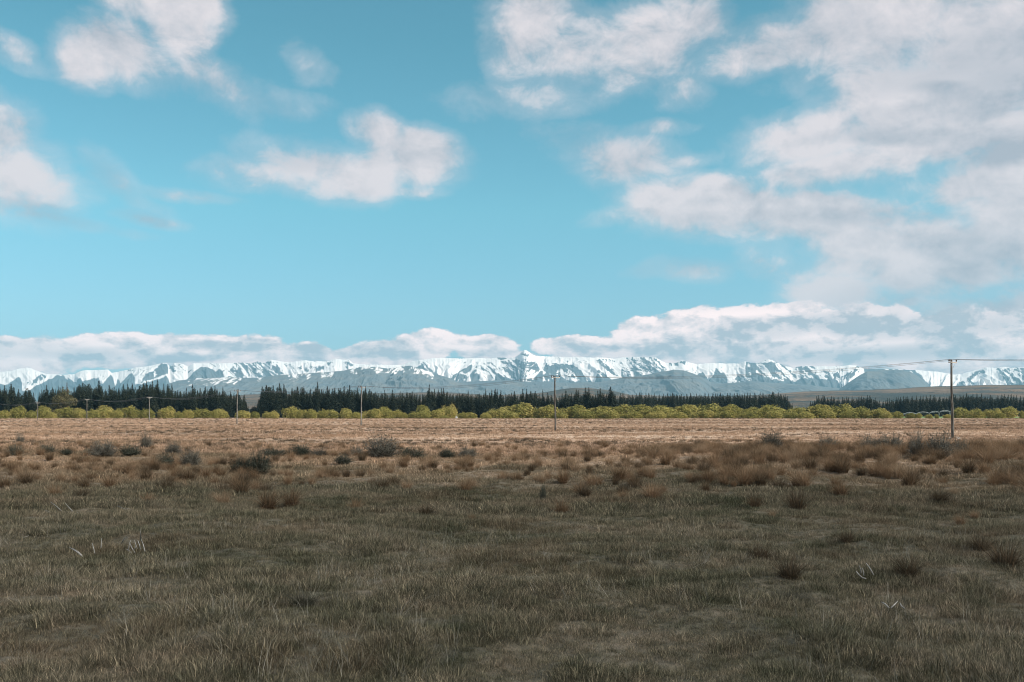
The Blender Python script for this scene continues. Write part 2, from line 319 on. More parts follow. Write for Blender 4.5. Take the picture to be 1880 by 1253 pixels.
SNOW_EDGE = [(-700,700),(-60,690),(-20,708),(0,704),(8,708),(15,704),(25,699),(34,693.5),(38,697),(41,703),(40.5,716),(47,718),(55,717),(62,711),(77,704),(94,695),(104,690),(110,689),(118,690),(120,697),(123,697),(125,693),(132,698),(140,704),(143,696),(147,694),(152,701),(160,699),(172,696),(182,694),(183,705),(189,707),(196,697),(203,689),(208,695),(211,709),(214,705),(215,696),(219,699),(221,705),(226,700),(232,692),(239,686),(243,685),(247,696),(248,706),
 (257,706),(262,704),(280,700),(299,694),(305,691),(309,697),(312,705),(319,702),(342,698),(350,691),(360,680),(368,675),(377,674.5),(388,678),(396,682),(400,679),(403,677.5),(408,681),(411,688),(414,695),(418,694),(419,682),(423,680),(430,690),(440,696),(480,695),(520,694),(640,692),(660,688),(760,676),(772,670),(784,681),(800,688),(815,693),(824,699),(830,691),(836,701),(900,702),(925,692),(953,702),(974,701),(985,690),(993,681),(998,684),(1000,700),(1084,699),(1088,704),(1093,700),(1096,695),(1097.5,680),(1102,682),(1119,697),(1126,697),(1142,696),(1144,693),(1215,692),(1279,689),(1289,683),(1295,690),(1301,700),(1303,697),(1311,688),(1312.5,676),(1317,677),(1321,683),(1329,685),(1334,691),(1336,704),(1344,704),(1347,702),(1366,702),(1368,700),(1369.5,666),(1372,665),(1380,668),(1395,690),(1420,700),(1462,700),(1470,694),(1500,692),(1530,694),(1540,702),(1560,716),(1585,716),(1590,678),(1680,680),(1712,712),(1752,712),(1765,702),(1775,712),(1850,712),(1853,710),(1900,706),(2600,712)]
FACES = [([(77,686),(86,692),(78,698),(62,706),(58,708),(62,698),(70,691)], .25), ([(17,704),(34,693),(41,704),(40,718),(20,718)], 0.0),
 ([(257,703),(267,687),(281,682),(288,674),(295,667),(306,669),(309,678),(308,687),(285,694),(262,703)], .06), ([(300,694),(305,690),(311,704),(300,706)], 0.0), ([(313,666),(330,668),(336,674),(330,682),(318,684),(311,678)], .60), ([(226,674),(250,674),(243,682),(226,684)], .75),
 ([(430,668),(436,666),(470,664),(505,664),(520,686),(505,692),(430,694),(414,690),(420,681)], .46), ([(437,676),(452,672),(460,690),(430,692)], .25), ([(520,668),(640,664),(640,680),(530,686)], .82), ([(578,674),(592,671),(596,679),(580,681)], .15), ([(638,662),(652,668),(646,674),(638,670)], .35),
 ([(773,666),(785,682),(774,680)], 0.0), ([(775,664),(782,664),(797,686),(791,684)], .45), ([(825,699),(834,687),(843,683),(853,677),(865,669),(868,667),(880,690),(882,702),(825,702)], .22), ([(866,668),(874,663),(890,667),(915,664),(950,660),(985,665),(993,681),(975,700),(950,702),(925,692),(905,702),(880,701),(880,690)], .55), ([(968,668),(978,664),(987,672),(975,673)], .1), ([(905,657),(930,656),(930,661),(908,662)], .3),
 ([(955,650),(964,644),(972,652),(975,666),(955,668)], .72), ([(996,678),(1003,668),(1012,667),(1030,668),(1048,669),(1062,676),(1085,698),(1084,701),(996,702)], .30), ([(1097,679),(1101,680),(1121,697),(1096,697)], .05), ([(1093,662),(1100,660),(1140,690),(1126,690)], .45), ([(1104,658),(1130,662),(1124,670),(1108,664)], .55),
 ([(1139,663),(1150,656),(1160,656),(1205,657),(1216,672),(1226,682),(1200,690),(1142,694)], .50), ([(1228,664),(1262,664),(1258,671),(1228,672)], .45), ([(1345,702),(1362,682),(1376,701)], .50),
 ([(1372,665),(1392,667),(1430,664),(1462,690),(1464,700),(1395,700),(1372,700)], .16), ([(1388,668),(1400,668),(1412,680),(1423,697),(1416,697),(1402,686)], .80), ([(1417,664),(1430,668),(1448,684),(1463,698),(1444,698),(1432,684)], .68), ([(1458,672),(1500,672),(1535,676),(1545,694),(1530,698),(1470,694)], .38), ([(1492,671),(1570,672),(1560,682),(1530,684),(1500,680)], .95),
 ([(1538,700),(1548,690),(1572,676),(1580,680),(1588,692),(1584,718),(1545,718)], .60), ([(1587,676),(1664,680),(1712,712),(1587,720)], 0.0), ([(1665,684),(1674,683),(1686,698),(1678,697)], .9), ([(1752,712),(1762,702),(1780,692),(1788,683),(1812,679),(1812,682),(1792,690),(1782,698),(1795,710),(1776,701),(1762,712)], .25), ([(1828,678),(1880,676),(1900,712),(1853,712),(1840,690)], .30)]
SLANT = [(-700,.5),(0,-.5),(60,.7),(108,-.7),(122,.9),(240,-.9),(260,-.7),(300,.2),(330,.7),(430,1.0),(520,1.2),(600,-.9),(645,1.1),(780,.9),(845,-1.1),(878,1.0),(945,1.1),(968,-1.1),(1000,.1),(1045,.9),(1100,1.0),(1160,.8),(1215,.8),(1290,1.0),(1370,1.0),(1430,1.1),(1520,1.0),(1560,-.8),(1600,-1.0),(1690,.9),(1765,-1.4),(1800,1.3),(1880,1.0),(2600,.6)]
SPURS = [(34,693,1.0,1.5),(30,688,3,3),(77,686,1.3,1.2),(66,700,.8,2),(112,689,.55,.62),(146,694,1.5,1.5),(203,689,1.3,1.1),(243,686,1.0,2.2),(272,690,1.1,1.6),
 (296,668,3.0,3.5),(310,690,2.2,5),(372,675,.75,.45),(403,678,1.2,1.1),(432,668,.62,.50),(468,672,1.0,.9),(500,664,3.5,2.2),(590,676,2.5,1.6),(775,666,5.0,.95),
 (876,669,.62,.85),(862,677,1.2,1.0),(897,667,1.4,.9),(923,674,1.2,1.0),(1003,668,1.9,2.0),(1030,676,2.4,2.0),(1048,671,1.6,.62),(1097,678,9,1.05),
 (1290,682,.9,1.15),(1313,675,3.0,1.1),(1325,684,1.0,2.6),(1371,664,5.5,.55),(1397,662,1.0,1.2),(1465,674,1.2,.9),(1575,673,.8,.8),(1500,690,1,1),(1545,684,1.2,1.2),
 (1762,687,.8,1.4),(1790,683,1.6,2.6),(1830,676,3.5,1.2),(1872,680,1.3,1.3)]
def mountain(name, sky_pts, Yf, Yr, Yb, seed, spur, snow, jagamp=2.0, pxr=(-700, 2600), mat=None, step=1.0, smoothness=1.0):
    px = np.arange(pxr[0], pxr[1], step); S = interp(sky_pts, px) - jag(px, seed, jagamp)
    ts = np.concatenate([np.linspace(0, 1, 150), np.linspace(1, 0, 12)[1:]])
    side = np.concatenate([np.zeros(150), np.ones(11)])
    PX, T = np.meshgrid(px, ts); SD = np.repeat(side[:, None], len(px), 1)
    Yr_px = Yr * (1 + .05*(fbm(px/60, 0.2, seed+40, 3)-.5))
    Y = np.where(SD == 0, Yf + (Yr_px[None, :]-Yf) * T, Yr_px[None, :] + (Yb - Yr_px[None, :]) * (1-T))
    X = (PX - CXP) / FPX * Y
    Zr = (HOR - S) / FPX * Yr_px + CAMZ; Zr = np.maximum(Zr, 30)
    L = Yr / 1828.0                                    # metres per photo pixel at the ridge
    wob = (fbm(X/(28*L), Y/(60*L), seed+3, 3)-.5) * 2.4
    slant = (fbm(PX/140, 0.7, seed+8, 2)-.5) * 3.2    # spurs run slanting, now left now right
    base = T**(1.0*smoothness)
    PYa = HOR - (Zr[None, :]*base - CAMZ)/Y*FPX; sl_ = interp(SLANT, PX); w2_ = (fbm(PX/22, PYa/16, seed+4, 3)-.5)
    sh_ = PX - sl_*(PYa-668) if snow else PX + slant*(PYa-700)*.5
    r1 = ridged(sh_/34 + w2_*1.2, PYa/90, seed+10, 2, .5)
    r2 = ridged(sh_/12 + w2_*2.0, PYa/34, seed+20, 3, .55)
    r3 = ridged(sh_/5 + w2_*2.6, PYa/16, seed+30, 2, .6)
    if not snow:
        r1 = ridged(X/(30*L) + wob + slant*T, Y/(220*L), seed+10, 2, .5)
        r2 = ridged(X/(9*L) + wob*1.2 + slant*T*2.2, Y/(70*L), seed+20, 3, .55)
        r3 = ridged(X/(3.4*L) + wob*2.0 + slant*T*5, Y/(26*L), seed+30, 2, .6)
    env = np.clip(1 - T, 0, 1)**.95 * np.clip(T, 0, 1)**.8 * 2.2
    base = T**(1.0*smoothness)
    H = Zr[None, :] * (base + spur * env * ((r1-.55)*.70 + (r2-.55)*.16 + (r3-.55)*.03))
    H = np.where(SD == 1, Zr[None, :]*T, H)
    H = H + (SD == 0) * (r3-.5) * 30 * (L/10) * (1-T)
    Z = np.maximum(H, -20)
    # snow cover: above the snowline, lying in the gullies, blown off the ribs
    PY = HOR - (Z - CAMZ) / Y * FPX
    sl = interp(SNOWLINE, PX); rk = interp(ROCKY, PX)
    streak = (r2*.45 + r3*.55)
    patch = fbm(PX/7, PY/6, seed+60, 3); rag = (fbm(PX/5, PY/9, seed+70, 3) - .5)
    tri = np.zeros_like(PX); tdeep = np.zeros_like(PX); dom = np.full(PX.shape, -1e9); q = np.zeros_like(PX)
    for si, (ax, ay, ls, rs) in enumerate(SPURS):
        raw = PY - (ay + np.where(PX < ax, ls*(ax-PX), rs*(PX-ax))); lo = -(raw - PY) + rag*6
        tdeep = np.maximum(tdeep, np.clip(PY-lo, 0, 30) * (np.abs(PX-ax) < 80))
        tri = np.maximum(tri, ss(-1.0, 1.2, PY - lo) * (np.abs(PX-ax) < 80))
        w_ = raw > dom; dom = np.where(w_, raw, dom); q = np.where(w_, (PX-ax)/np.clip(PY-ay+16, 6, 200)*3.0 + si*7.7, q)
    fan = ridged(q*1.3 + (patch-.5)*.6, PY/55, seed+90, 2, .6)       # gullies fan out downhill from each summit
    sl_ = interp(SLANT, PX); dq = (PX - sl_*(PY-668))/8.5 + (patch-.5)*1.3
    dst = ridged(dq, PY/30, seed+95, 3, .6)
    streak = dst*.55 + fan*.2 + r3*.1 + r2*.15
    above = (sl + (fbm(PX/28, .6, seed+77, 3)-.5)*26 + (r2-.6)*24 + (patch-.5)*8 - PY) / 5.0
    lines = ss(-.05, .06, (streak-.66)*1.0 + (patch-.5)*.16 + (rk-.74)*.80)      # dark ribs standing out of the snowfields
    gully = ss(.03, -.03, (dst*.65+fan*.35-.51) + (patch-.5)*.25 + tdeep*.012)                         # snow left in the gullies of bare faces
    bare = np.maximum(lines, tri * (1 - gully*.9))
    sn = np.clip(above, 0, 1) * (1 - bare)
    if snow:      # lower limit of the snowfields and the rock faces standing out of them
        qx = PX + rag*3.0 + (r3-.6)*2.0; qy = PY + (fbm(PX/4, PY/5, seed+72, 2)-.5)*4.5
        edge = interp(SNOW_EDGE, qx); cov = ss(1.0, -1.0, qy - edge)
        for poly, share in FACES:
            p_ = np.array(poly, float); ins = np.zeros(qx.shape, bool)
            x0_, x1_, y0_, y1_ = p_[:, 0].min(), p_[:, 0].max(), p_[:, 1].min(), p_[:, 1].max()
            m_ = (qx >= x0_) & (qx <= x1_) & (qy >= y0_) & (qy <= y1_); ax_, ay_ = qx[m_], qy[m_]; c_ = np.zeros(ax_.shape, bool)
            for i in range(len(p_)):
                (xa, ya), (xb, yb) = p_[i], p_[(i+1) % len(p_)]
                if ya != yb: c_ ^= ((ya > ay_) != (yb > ay_)) & (ax_ < (xb-xa)*(ay_-ya)/(yb-ya) + xa)
            ins[m_] = c_; th = np.quantile(streak[m_], share) if m_.any() else 0
            v_ = ss(.03, -.03, streak - th) if 0 < share < 1 else float(share)
            cov = np.where(ins, v_, cov)
        sn = np.clip(cov, 0, 1) * (1 - ss(.80, .86, r3*.6+fan*.4)*.6)
    if not snow: sn = np.clip(ss(.66, .5, r3*.5+r2*.5) * ss(16, 3, PY - interp(sky_pts, PX) + (patch-.5)*10) * ss(-.12, .05, fbm(PX/30, .1, seed+5, 2)-.45) * 1.6 * (PX < 800), 0, 1)
    o = mesh_obj(name, np.stack([X, Y, Z], -1).reshape(-1, 3), grid_faces(*X.shape), mat, smooth=True, attrs={'snow': sn})
    tag(o, kind='structure'); return o
def rockmat(name, dark, light, tussock):
    m, t = material(name); g = t.n.new('ShaderNodeNewGeometry'); p = g.outputs['Position']; x, y, z = t.sep(p)
    n = t.noise(t.vm('SCALE', p), .9, 5, .65); n.node.inputs['Vector'].links[0].from_node.inputs['Scale'].default_value = .004
    nf = t.noise(t.vm('SCALE', p), 1.0, 4, .65); nf.node.inputs['Vector'].links[0].from_node.inputs['Scale'].default_value = .02
    c = t.ramp(n, [(.35, dark), (.5, light), (.65, tussock)])
    sn = attr(t, 'snow'); f = t.map(t.m('ADD', sn, t.m('MULTIPLY', t.m('SUBTRACT', nf, .5), .5)), .40, .60)
    c = t.mix(f, c, (.82, .765, .735))
    finish(t, c, .8, bump=nf, bstr=.25, bdist=12, spec=.1); return m
m_far = rockmat('alpine_rock_and_snow', (.065, .085, .105), (.092, .108, .122), (.125, .126, .126))
m_mid = rockmat('scree_and_tussock', (.095, .118, .136), (.120, .134, .142), (.155, .148, .138))
A_SKY = [(-700,690),(-400,665),(-200,690),(-60,672),(0,684),(22,681),(35,677),(48,675.5),(60,677.5),(75,684),(85,687),(100,688),(120,688.5),(137,687),(146,682),(160,680),(180,680),(198,679),(205,685),(215,683),(232,680),(250,675),(272,673),(290,669),(298,667),(306,668),(312,673),(320,667),(334,668),(345,673),(355,668),(380,667),(410,667.5),(432,667),(445,666),(460,668),(472,664),(485,667),(497,661),(510,663),(530,666),(545,664),(560,662),(580,664),(600,664),(617,659),(628,661),(640,661),(648,667),(660,669),(690,670),(735,671),(752,666),(762,663),(775,661),(800,658),(815,657.5),(845,659),(880,658),(900,659),(912,657),(930,657.5),(945,657),(953,651),(958,646),(963,643),(968,644.5),(975,650),(983,653.5),(1000,654.5),(1030,656),(1060,656),(1080,657),(1105,657),(1130,659),(1145,656.5),(1160,656),(1190,656.5),(1205,657),(1213,662),(1222,666),(1240,667),(1252,662),(1262,665),(1280,669),(1310,667),(1340,668),(1358,668),(1367,664.5),(1372,665),(1384,667),(1392,667),(1405,661),(1412,660),(1425,665),(1440,672),(1455,676),(1468,673),(1480,672),(1500,673),(1530,673),(1560,671),(1573,672),(1577,674),(1590,678),(1640,678),(1655,679),(1680,680),(1700,681),(1730,684),(1750,688),(1765,687),(1780,683),(1800,677.5),(1812,675),(1830,676),(1842,674),(1860,676),(1880,675),(2000,668),(2200,690),(2600,680)]
B_SKY = [(-700,745),(250,740),(290,716),(312,704),(328,699),(345,697),(360,694),(385,695),(415,693),(445,694),(478,694),(500,690),(520,688.5),(545,687.5),(570,685),(600,683.5),(630,681),(650,676.5),(668,673),(690,674),(712,677),(728,675),(742,672.5),(752,672),(765,674.5),(780,680),(800,687),(822,693),(840,701),(870,701),(900,699),(930,698),(960,701),(1000,702),(1060,703),(1100,702),(1125,697),(1150,692.5),(1172,691),(1195,687),(1212,683),(1228,681),(1237,679),(1255,680.5),(1270,685),(1288,692),(1305,702),(1325,704),(1345,703.5),(1362,702),(1376,699.5),(1395,701),(1420,706),(1460,708),(1500,712),(1560,722),(2600,745)]
B2_SKY = [(-700,760),(1330,752),(1400,732),(1480,722),(1540,716),(1562,700),(1577,690),(1592,682),(1620,679.5),(1655,680),(1672,683),(1684,690),(1697,701),(1708,711),(1716,722),(1740,740),(2600,760)]
C2_SKY = [(-700,745),(1280,735),(1320,714),(1350,706),(1372,702),(1388,701),(1400,702),(1430,704),(1470,706),(1510,710),(1545,714),(1580,722),(2600,745)]
mountain('snow_mountains', A_SKY, 15500, 20000, 24000, 3, .48, True, 2.2, mat=m_far)
mountain('foothill_range', B_SKY, 10500, 13500, 15000, 21, .34, False, .5, mat=m_mid)
mountain('foothill_spur', B2_SKY, 12000, 14500, 15400, 37, .4, False, .7, pxr=(1300, 1800), mat=m_mid)
mountain('scree_ridge', C2_SKY, 12500, 15200, 16000, 45, .5, False, .6, pxr=(1240, 1640), mat=m_mid)
# low brown hills in front of the range
hm, t = material('hill_tussock'); g = t.n.new('ShaderNodeNewGeometry'); p = g.outputs['Position']
x, y, z = t.sep(p); q = t.xyz(t.m('MULTIPLY', x, .0012), t.m('MULTIPLY', y, .0016), t.m('MULTIPLY', z, .018))
finish(t, t.ramp(t.noise(q, 1.6, 5, .62), [(.34, (.026, .030, .024)), (.46, (.050, .044, .032)), (.56, (.125, .078, .045)), (.70, (.19, .122, .074))]), .95)
C_SKY = [(-700,735),(0,736),(62,737.5),(80,738),(200,733),(300,730),(430,726.5),(455,724.5),(480,724),(560,724),(700,722),(790,720.5),(830,721),(900,726),(960,724),(1000,720.5),(1020,717),(1038,714),(1055,712.5),(1085,713),(1110,716),(1135,720),(1155,725),(1250,728),(1330,727),(1400,725),(1440,722),(1470,719.5),(1500,718.3),(1530,717.3),(1580,717),(1610,715),(1650,714),(1680,711.5),(1720,709.5),(1750,709),(1800,707.5),(1830,707),(1880,707),(2000,704),(2600,715)]
mountain('brown_hills', C_SKY, 3400, 6000, 7600, 71, .22, False, .25, mat=hm)

# ------------------------------------------------------------------ power line
wm, t = material('weathered_pole_timber'); g = t.n.new('ShaderNodeTexCoord'); x, y, z = t.sep(g.outputs['Object'])
q = t.xyz(t.m('MULTIPLY', x, 9.0), t.m('MULTIPLY', y, 9.0), t.m('MULTIPLY', z, .55))
n = t.noise(q, 1.6, 5, .65)
finish(t, t.ramp(n, [(.34, (.035, .030, .026)), (.5, (.085, .075, .065)), (.66, (.26, .245, .22))]), .85, bump=n, bstr=.5, bdist=.02)
wp, t = material('pale_pole_timber'); g = t.n.new('ShaderNodeTexCoord'); n = t.noise(g.outputs['Object'], 1.4, 4)
finish(t, t.ramp(n, [(.35, (.11, .10, .09)), (.65, (.24, .225, .20))]), .85)
am, t = material('grey_crossarm_timber'); g = t.n.new('ShaderNodeTexCoord'); n = t.noise(g.outputs['Object'], 6, 4)
finish(t, t.ramp(n, [(.35, (.30, .27, .24)), (.65, (.50, .46, .42))]), .8)
im, t = material('brown_insulator_glaze'); finish(t, (.07, .045, .035), .25, spec=.5)
mm, t = material('galvanised_metal'); finish(t, (.34, .35, .36), .5, spec=.5)
wr, t = material('aluminium_wire'); finish(t, (.16, .16, .17), .5, spec=.5)
POLES = [(1749, 117), (1019.5, 171), (663, 232), (435, 283), (274, 352), (159.5, 415), (69, 470), (-12, 530)]   # photo x, depth
HTS = [9.25, 9.45, 9.35, 9.7, 9.0, 9.1, 8.4, 8.8]
ppos = [Vector(((px-CXP)/FPX*Y, Y, 0)) for px, Y in POLES]
p_r = ppos[0] + (ppos[0]-ppos[1]) * 1.0; ppos.insert(0, p_r); HTS.insert(0, 9.3)
NAMES = [None, 'tall dark timber power pole nearest, on the right with pale stones at its foot', 'timber power pole standing before the unbroken hedge of willows right of centre',
 'pale grey power pole in front of the tall conifers, third from the right', 'pale power pole beside the gap in the conifer plantation', 'short looking pale power pole, first one left of the pole at the conifer gap',
 'faint thin power pole between the broad olive tree and the fifth pole', 'small power pole farthest left, standing in the gap between two conifer clumps', None]
heads = []
for i, (p, hgt) in enumerate(zip(ppos, HTS)):
    if i == 0: continue
    dirn = (ppos[min(i+1, 8)] - ppos[i-1]).normalized(); perp = Vector((dirn.y, -dirn.x, 0))
    if perp.x < 0: perp = -perp
    z0 = float(gheight(p.x, p.y)); rz = math.atan2(perp.y, perp.x)
    root = empty('power_pole', (p.x, p.y, z0), rz)
    lean = {1: (-.32, 0), 2: (-.10, .0), 3: (.12, 0), 4: (.10, 0)}.get(i, (.03, 0))
    tag(root, NAMES[i] or 'power pole just beyond the left edge of the field, end of the line', 'power pole', 'power poles crossing the paddock')
    b = MB(); K = 9; cx = lean[0]
    pts = [(cx*(k/K) + .05*math.sin(2.2*k/K*math.pi)*(i < 3), 0, -.4 + (hgt+.4)*k/K) for k in range(K+1)]
    b.tube(pts, [.165 - .055*k/K for k in range(K+1)], 12); b.build('pole', wm if i < 3 else wp, root, smooth=False)
    zt = hgt - .28; offs = [-.86, -.40, .86] if i < 3 else [-.88, -.36, .88]
    b = MB(); b.box((cx, -.17, zt), (1.95, .10, .12)); b.build('crossarm', am, root)
    for s_ in (-1, 1):
        b = MB(); b.tube([(cx + s_*.62, -.23, zt-.04), (cx + s_*.06, -.17, zt-.62)], [.02, .02], 5); b.build('brace', mm, root)
    tops = []
    for ox in offs:
        b = MB(); zz = zt + .06; x0 = cx + ox
        prof = [(.0, .02), (.07, .02), (.08, .075), (.13, .055), (.14, .085), (.20, .06), (.21, .075), (.27, .05), (.29, .01)]
        b.tube([(x0, -.17, zz + h_) for h_, r_ in prof], [r_*1.15 for h_, r_ in prof], 9)
        b.build('insulator', im, root, smooth=False)
        tops.append(Matrix.Rotation(rz, 4, 'Z') @ Vector((x0, -.17, zz + .27)) + Vector((p.x, p.y, z0)))
    heads.append(tops)
d0 = p_r - ppos[1]; heads.insert(0, [q + d0 for q in heads[0]])
WL = ['thin power line wire on the outer left insulators of the poles', 'thin power line wire on the middle insulators beside the pole tops', 'thin power line wire on the right hand insulators of the poles']
for w_ in range(3):
    b = MB(); pts = []
    for i in range(8, 0, -1):
        A_, B_ = heads[i][w_], heads[i-1][w_]; sag = .95 + .12*w_
        for k in range(14):
            s_ = k/14; q = A_.lerp(B_, s_); q.z -= sag*4*s_*(1-s_)*((A_-B_).length/70)**2; pts.append(q)
    pts.append(heads[0][w_]); b.tube(pts, [.014 if q.y < 150 else .018 for q in pts], 5)
    tag(b.build('power_line_wire', wr), WL[w_], 'wire', 'wires strung between the poles')

# ------------------------------------------------------------------ rocks at the pole
rm, t = material('pale_fieldstone'); g = t.n.new('ShaderNodeTexCoord'); n = t.noise(g.outputs['Object'], 3, 5)
finish(t, t.ramp(n, [(.35, (.28, .25, .21)), (.65, (.52, .46, .40))]), .9, bump=n, bstr=.5, bdist=.05)
import bmesh
def rock(loc, s, seed, label):
    bm = bmesh.new(); bmesh.ops.create_icosphere(bm, subdivisions=3, radius=1)
    for v in bm.verts:
        d = v.co.copy(); n = float(fbm(d.x*1.6+seed*3.1, d.y*1.6+d.z*1.3, seed, 3)); v.co = Vector((d.x*s[0], d.y*s[1], d.z*s[2])) * (.6+.8*n)
    me = bpy.data.meshes.new('rock'); bm.to_mesh(me); bm.free(); me.materials.append(rm)
    o = bpy.data.objects.new('rock', me); o.location = loc; o.rotation_euler = (0, 0, seed); col.objects.link(o); tag(o, label, 'rock', 'stones at the foot of the nearest pole')
for k, (px, py, s, lb) in enumerate([(1757, 806.5, (.42, .3, .18), 'largest pale stone right against the foot of the nearest power pole'), (1744, 808, (.24, .2, .13), 'small pale stone just left of the nearest power pole foot'),
        (1761, 809, (.22, .18, .11), 'small pale stone in front of the largest stone, right of the nearest pole'), (1752, 811, (.18, .15, .09), 'lowest small stone a little in front of the nearest pole foot')]):
    Y = CAMZ*FPX/(py-HOR); X = (px-CXP)/FPX*Y; rock((X, Y, float(gheight(X, Y))+s[2]*.4), s, k+3, lb)

# ------------------------------------------------------------------ trees
def leafmat(name, stops, scale=.6, trans=.25, inst=False):
    m, t = material(name); g = t.n.new('ShaderNodeNewGeometry'); oi = t.n.new('ShaderNodeObjectInfo')
    n = t.noise(g.outputs['Position'], scale, 3, .6)
    f = t.m('ADD', t.m('MULTIPLY', n, .55), t.m('ADD', t.m('MULTIPLY', attr(t, 'tone'), .34), t.m('MULTIPLY', oi.outputs['Random'], .20)))
    finish(t, t.ramp(f, stops), .75, trans=trans, spec=.15); return m
bark, t = material('grey_bark'); n = t.noise(t.n.new('ShaderNodeTexCoord').outputs['Object'], 2.5, 4)
finish(t, t.ramp(n, [(.35, (.10, .09, .08)), (.65, (.24, .21, .18))]), .9)
pine_m = leafmat('conifer_needles', [(.20, (.008, .013, .010)), (.48, (.014, .021, .015)), (.66, (.024, .031, .019)), (.85, (.048, .050, .028))], .5, .05)
brown_m = leafmat('rusty_needles', [(.2, (.06, .035, .025)), (.6, (.13, .07, .045)), (.85, (.17, .10, .06))], .5, .1)
olive_m = leafmat('olive_foliage', [(.2, (.05, .055, .028)), (.55, (.09, .09, .042)), (.85, (.15, .12, .06))], .4, .2)
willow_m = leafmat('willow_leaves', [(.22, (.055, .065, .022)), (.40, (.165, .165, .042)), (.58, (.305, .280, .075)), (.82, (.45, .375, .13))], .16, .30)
def leaf_tris(C, N, size, r):
    """one small triangle-pair leaf spray at each centre C, facing roughly along N"""
    n = len(C); N = N / np.linalg.norm(N, axis=1, keepdims=True)
    a = r.normal(size=(n, 3)); a -= (a*N).sum(1, keepdims=True)*N; a /= np.linalg.norm(a, axis=1, keepdims=True); b = np.cross(N, a)
    s = size[:, None]; k1 = r.uniform(.5, 1, (n, 1)); 
    v = np.stack([C - a*s*.5, C + b*s*.5*k1 + N*s*.12, C + a*s*.6, C - b*s*.45*k1], 1).reshape(-1, 3)
    f = np.arange(n*4).reshape(-1, 4); return v, f
def pine_proto(seed, H=25.0, Rr=2.6, bare=.10, mat=pine_m, power=.8, thin=1.0):
    r = np.random.default_rng(seed); C = []; N = []; S = []; T = []
    nl = int(H*2.5); tr = MB()
    tr.tube([(0, 0, -.3), (.1*r.normal(), .1*r.normal(), H*.5), (0, 0, H*.985)], [.26, .16, .02], 6)
    for k in range(nl):
        tt = (k + r.uniform(-.4, .4)) / nl; z = H*(bare + (1-bare)*tt)
        prof = (1-tt)**power * (.62+.38*min(1, tt*5)) ; rad = Rr * prof * r.uniform(.62, 1.18) + .12
        nb = max(4, int(14*(1-tt)*thin)+3); ph = r.uniform(0, 6.28)
        for j in range(nb):
            a = ph + 6.283*j/nb + r.normal()*.28; rr = rad * r.uniform(.6, 1.2)
            m = max(2, int(rr/.42)); q = (np.arange(m)+.6)/m
            x = np.cos(a)*rr*q; y = np.sin(a)*rr*q; zz = z + rr*(.22*q - .50*q*q) + r.normal(size=m)*.10
            C.append(np.stack([x, y, zz], 1)); N.append(np.stack([np.cos(a)*.5+r.normal(size=m)*.45, np.sin(a)*.5+r.normal(size=m)*.45, .8+r.normal(size=m)*.4], 1))
            S.append(r.uniform(.7, 1.4, m) * (.50+.8*(1-tt))); T.append(np.full(m, r.uniform(0, 1)))
    C = np.concatenate(C); N = np.concatenate(N); S = np.concatenate(S); T = np.concatenate(T)
    v, f = leaf_tris(C, N, S, r)
    crown = mesh_obj('crown', v, f, mat, link=False, attrs={'tone': np.repeat(T, 4)})
    return crown.data, tr.build('trunk', bark, link=False).data, H
def willow_proto(seed, W=12.0, H=8.0, nl=9, mat=willow_m, n=5200, size=(.35, .75), low=.0):
    r = np.random.default_rng(seed); lobes = []
    for k in range(nl):
        a = r.uniform(0, 6.283); q = math.sqrt(r.uniform(0, 1))*.72
        cx, cy = math.cos(a)*q*W*.5, math.sin(a)*q*W*.5; top = H*(1-.55*q*q)*r.uniform(.80, 1.02); rr = r.uniform(.20, .34)*min(W, H*1.5)
        lobes.append((cx, cy, max(top-rr, rr*.55), rr, rr*r.uniform(.9, 1.25)))
        if r.uniform() < .7: lobes.append((cx*1.25+r.normal()*.4, cy*1.25+r.normal()*.4, rr*.6, rr*r.uniform(.7, 1), rr*.8))
    w = np.array([l[3]**2 for l in lobes]); w /= w.sum(); idx = r.choice(len(lobes), n, p=w); Lb = np.array(lobes)[idx]
    d = r.normal(size=(n, 3)); d /= np.linalg.norm(d, axis=1, keepdims=True); d[:, 2] = np.where(d[:, 2] < -.25, -d[:, 2], d[:, 2])
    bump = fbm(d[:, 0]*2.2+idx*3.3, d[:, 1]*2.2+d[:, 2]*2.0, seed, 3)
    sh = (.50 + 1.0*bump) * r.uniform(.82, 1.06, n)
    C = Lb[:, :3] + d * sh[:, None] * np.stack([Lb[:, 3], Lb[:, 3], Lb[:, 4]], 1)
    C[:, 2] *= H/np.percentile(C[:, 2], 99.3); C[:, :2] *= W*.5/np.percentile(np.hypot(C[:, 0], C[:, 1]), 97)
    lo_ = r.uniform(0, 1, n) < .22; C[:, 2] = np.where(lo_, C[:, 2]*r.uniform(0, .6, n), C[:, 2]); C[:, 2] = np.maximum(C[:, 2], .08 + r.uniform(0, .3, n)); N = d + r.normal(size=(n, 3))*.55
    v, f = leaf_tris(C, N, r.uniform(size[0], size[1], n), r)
    tone = np.clip(.5 + (bump-.5)*2.6 + r.normal(size=n)*.18, 0, 1)  # leaves set back between the lobes coloured darker, shade of the gaps put into tone
    tr = MB()
    for k in range(6):
        a = 6.283*k/6 + r.uniform(-.4, .4); q = r.uniform(.25, .5)
        tr.tube([(0, 0, -.2), (math.cos(a)*W*.12, math.sin(a)*W*.12, H*.3), (math.cos(a)*W*q*.7, math.sin(a)*W*q*.7, H*.66)], [.22, .14, .04], 5)
    return (mesh_obj('crown', v, f, mat, link=False, attrs={'tone': np.repeat(tone, 4)}).data, tr.build('trunk', bark, link=False).data, W, H)
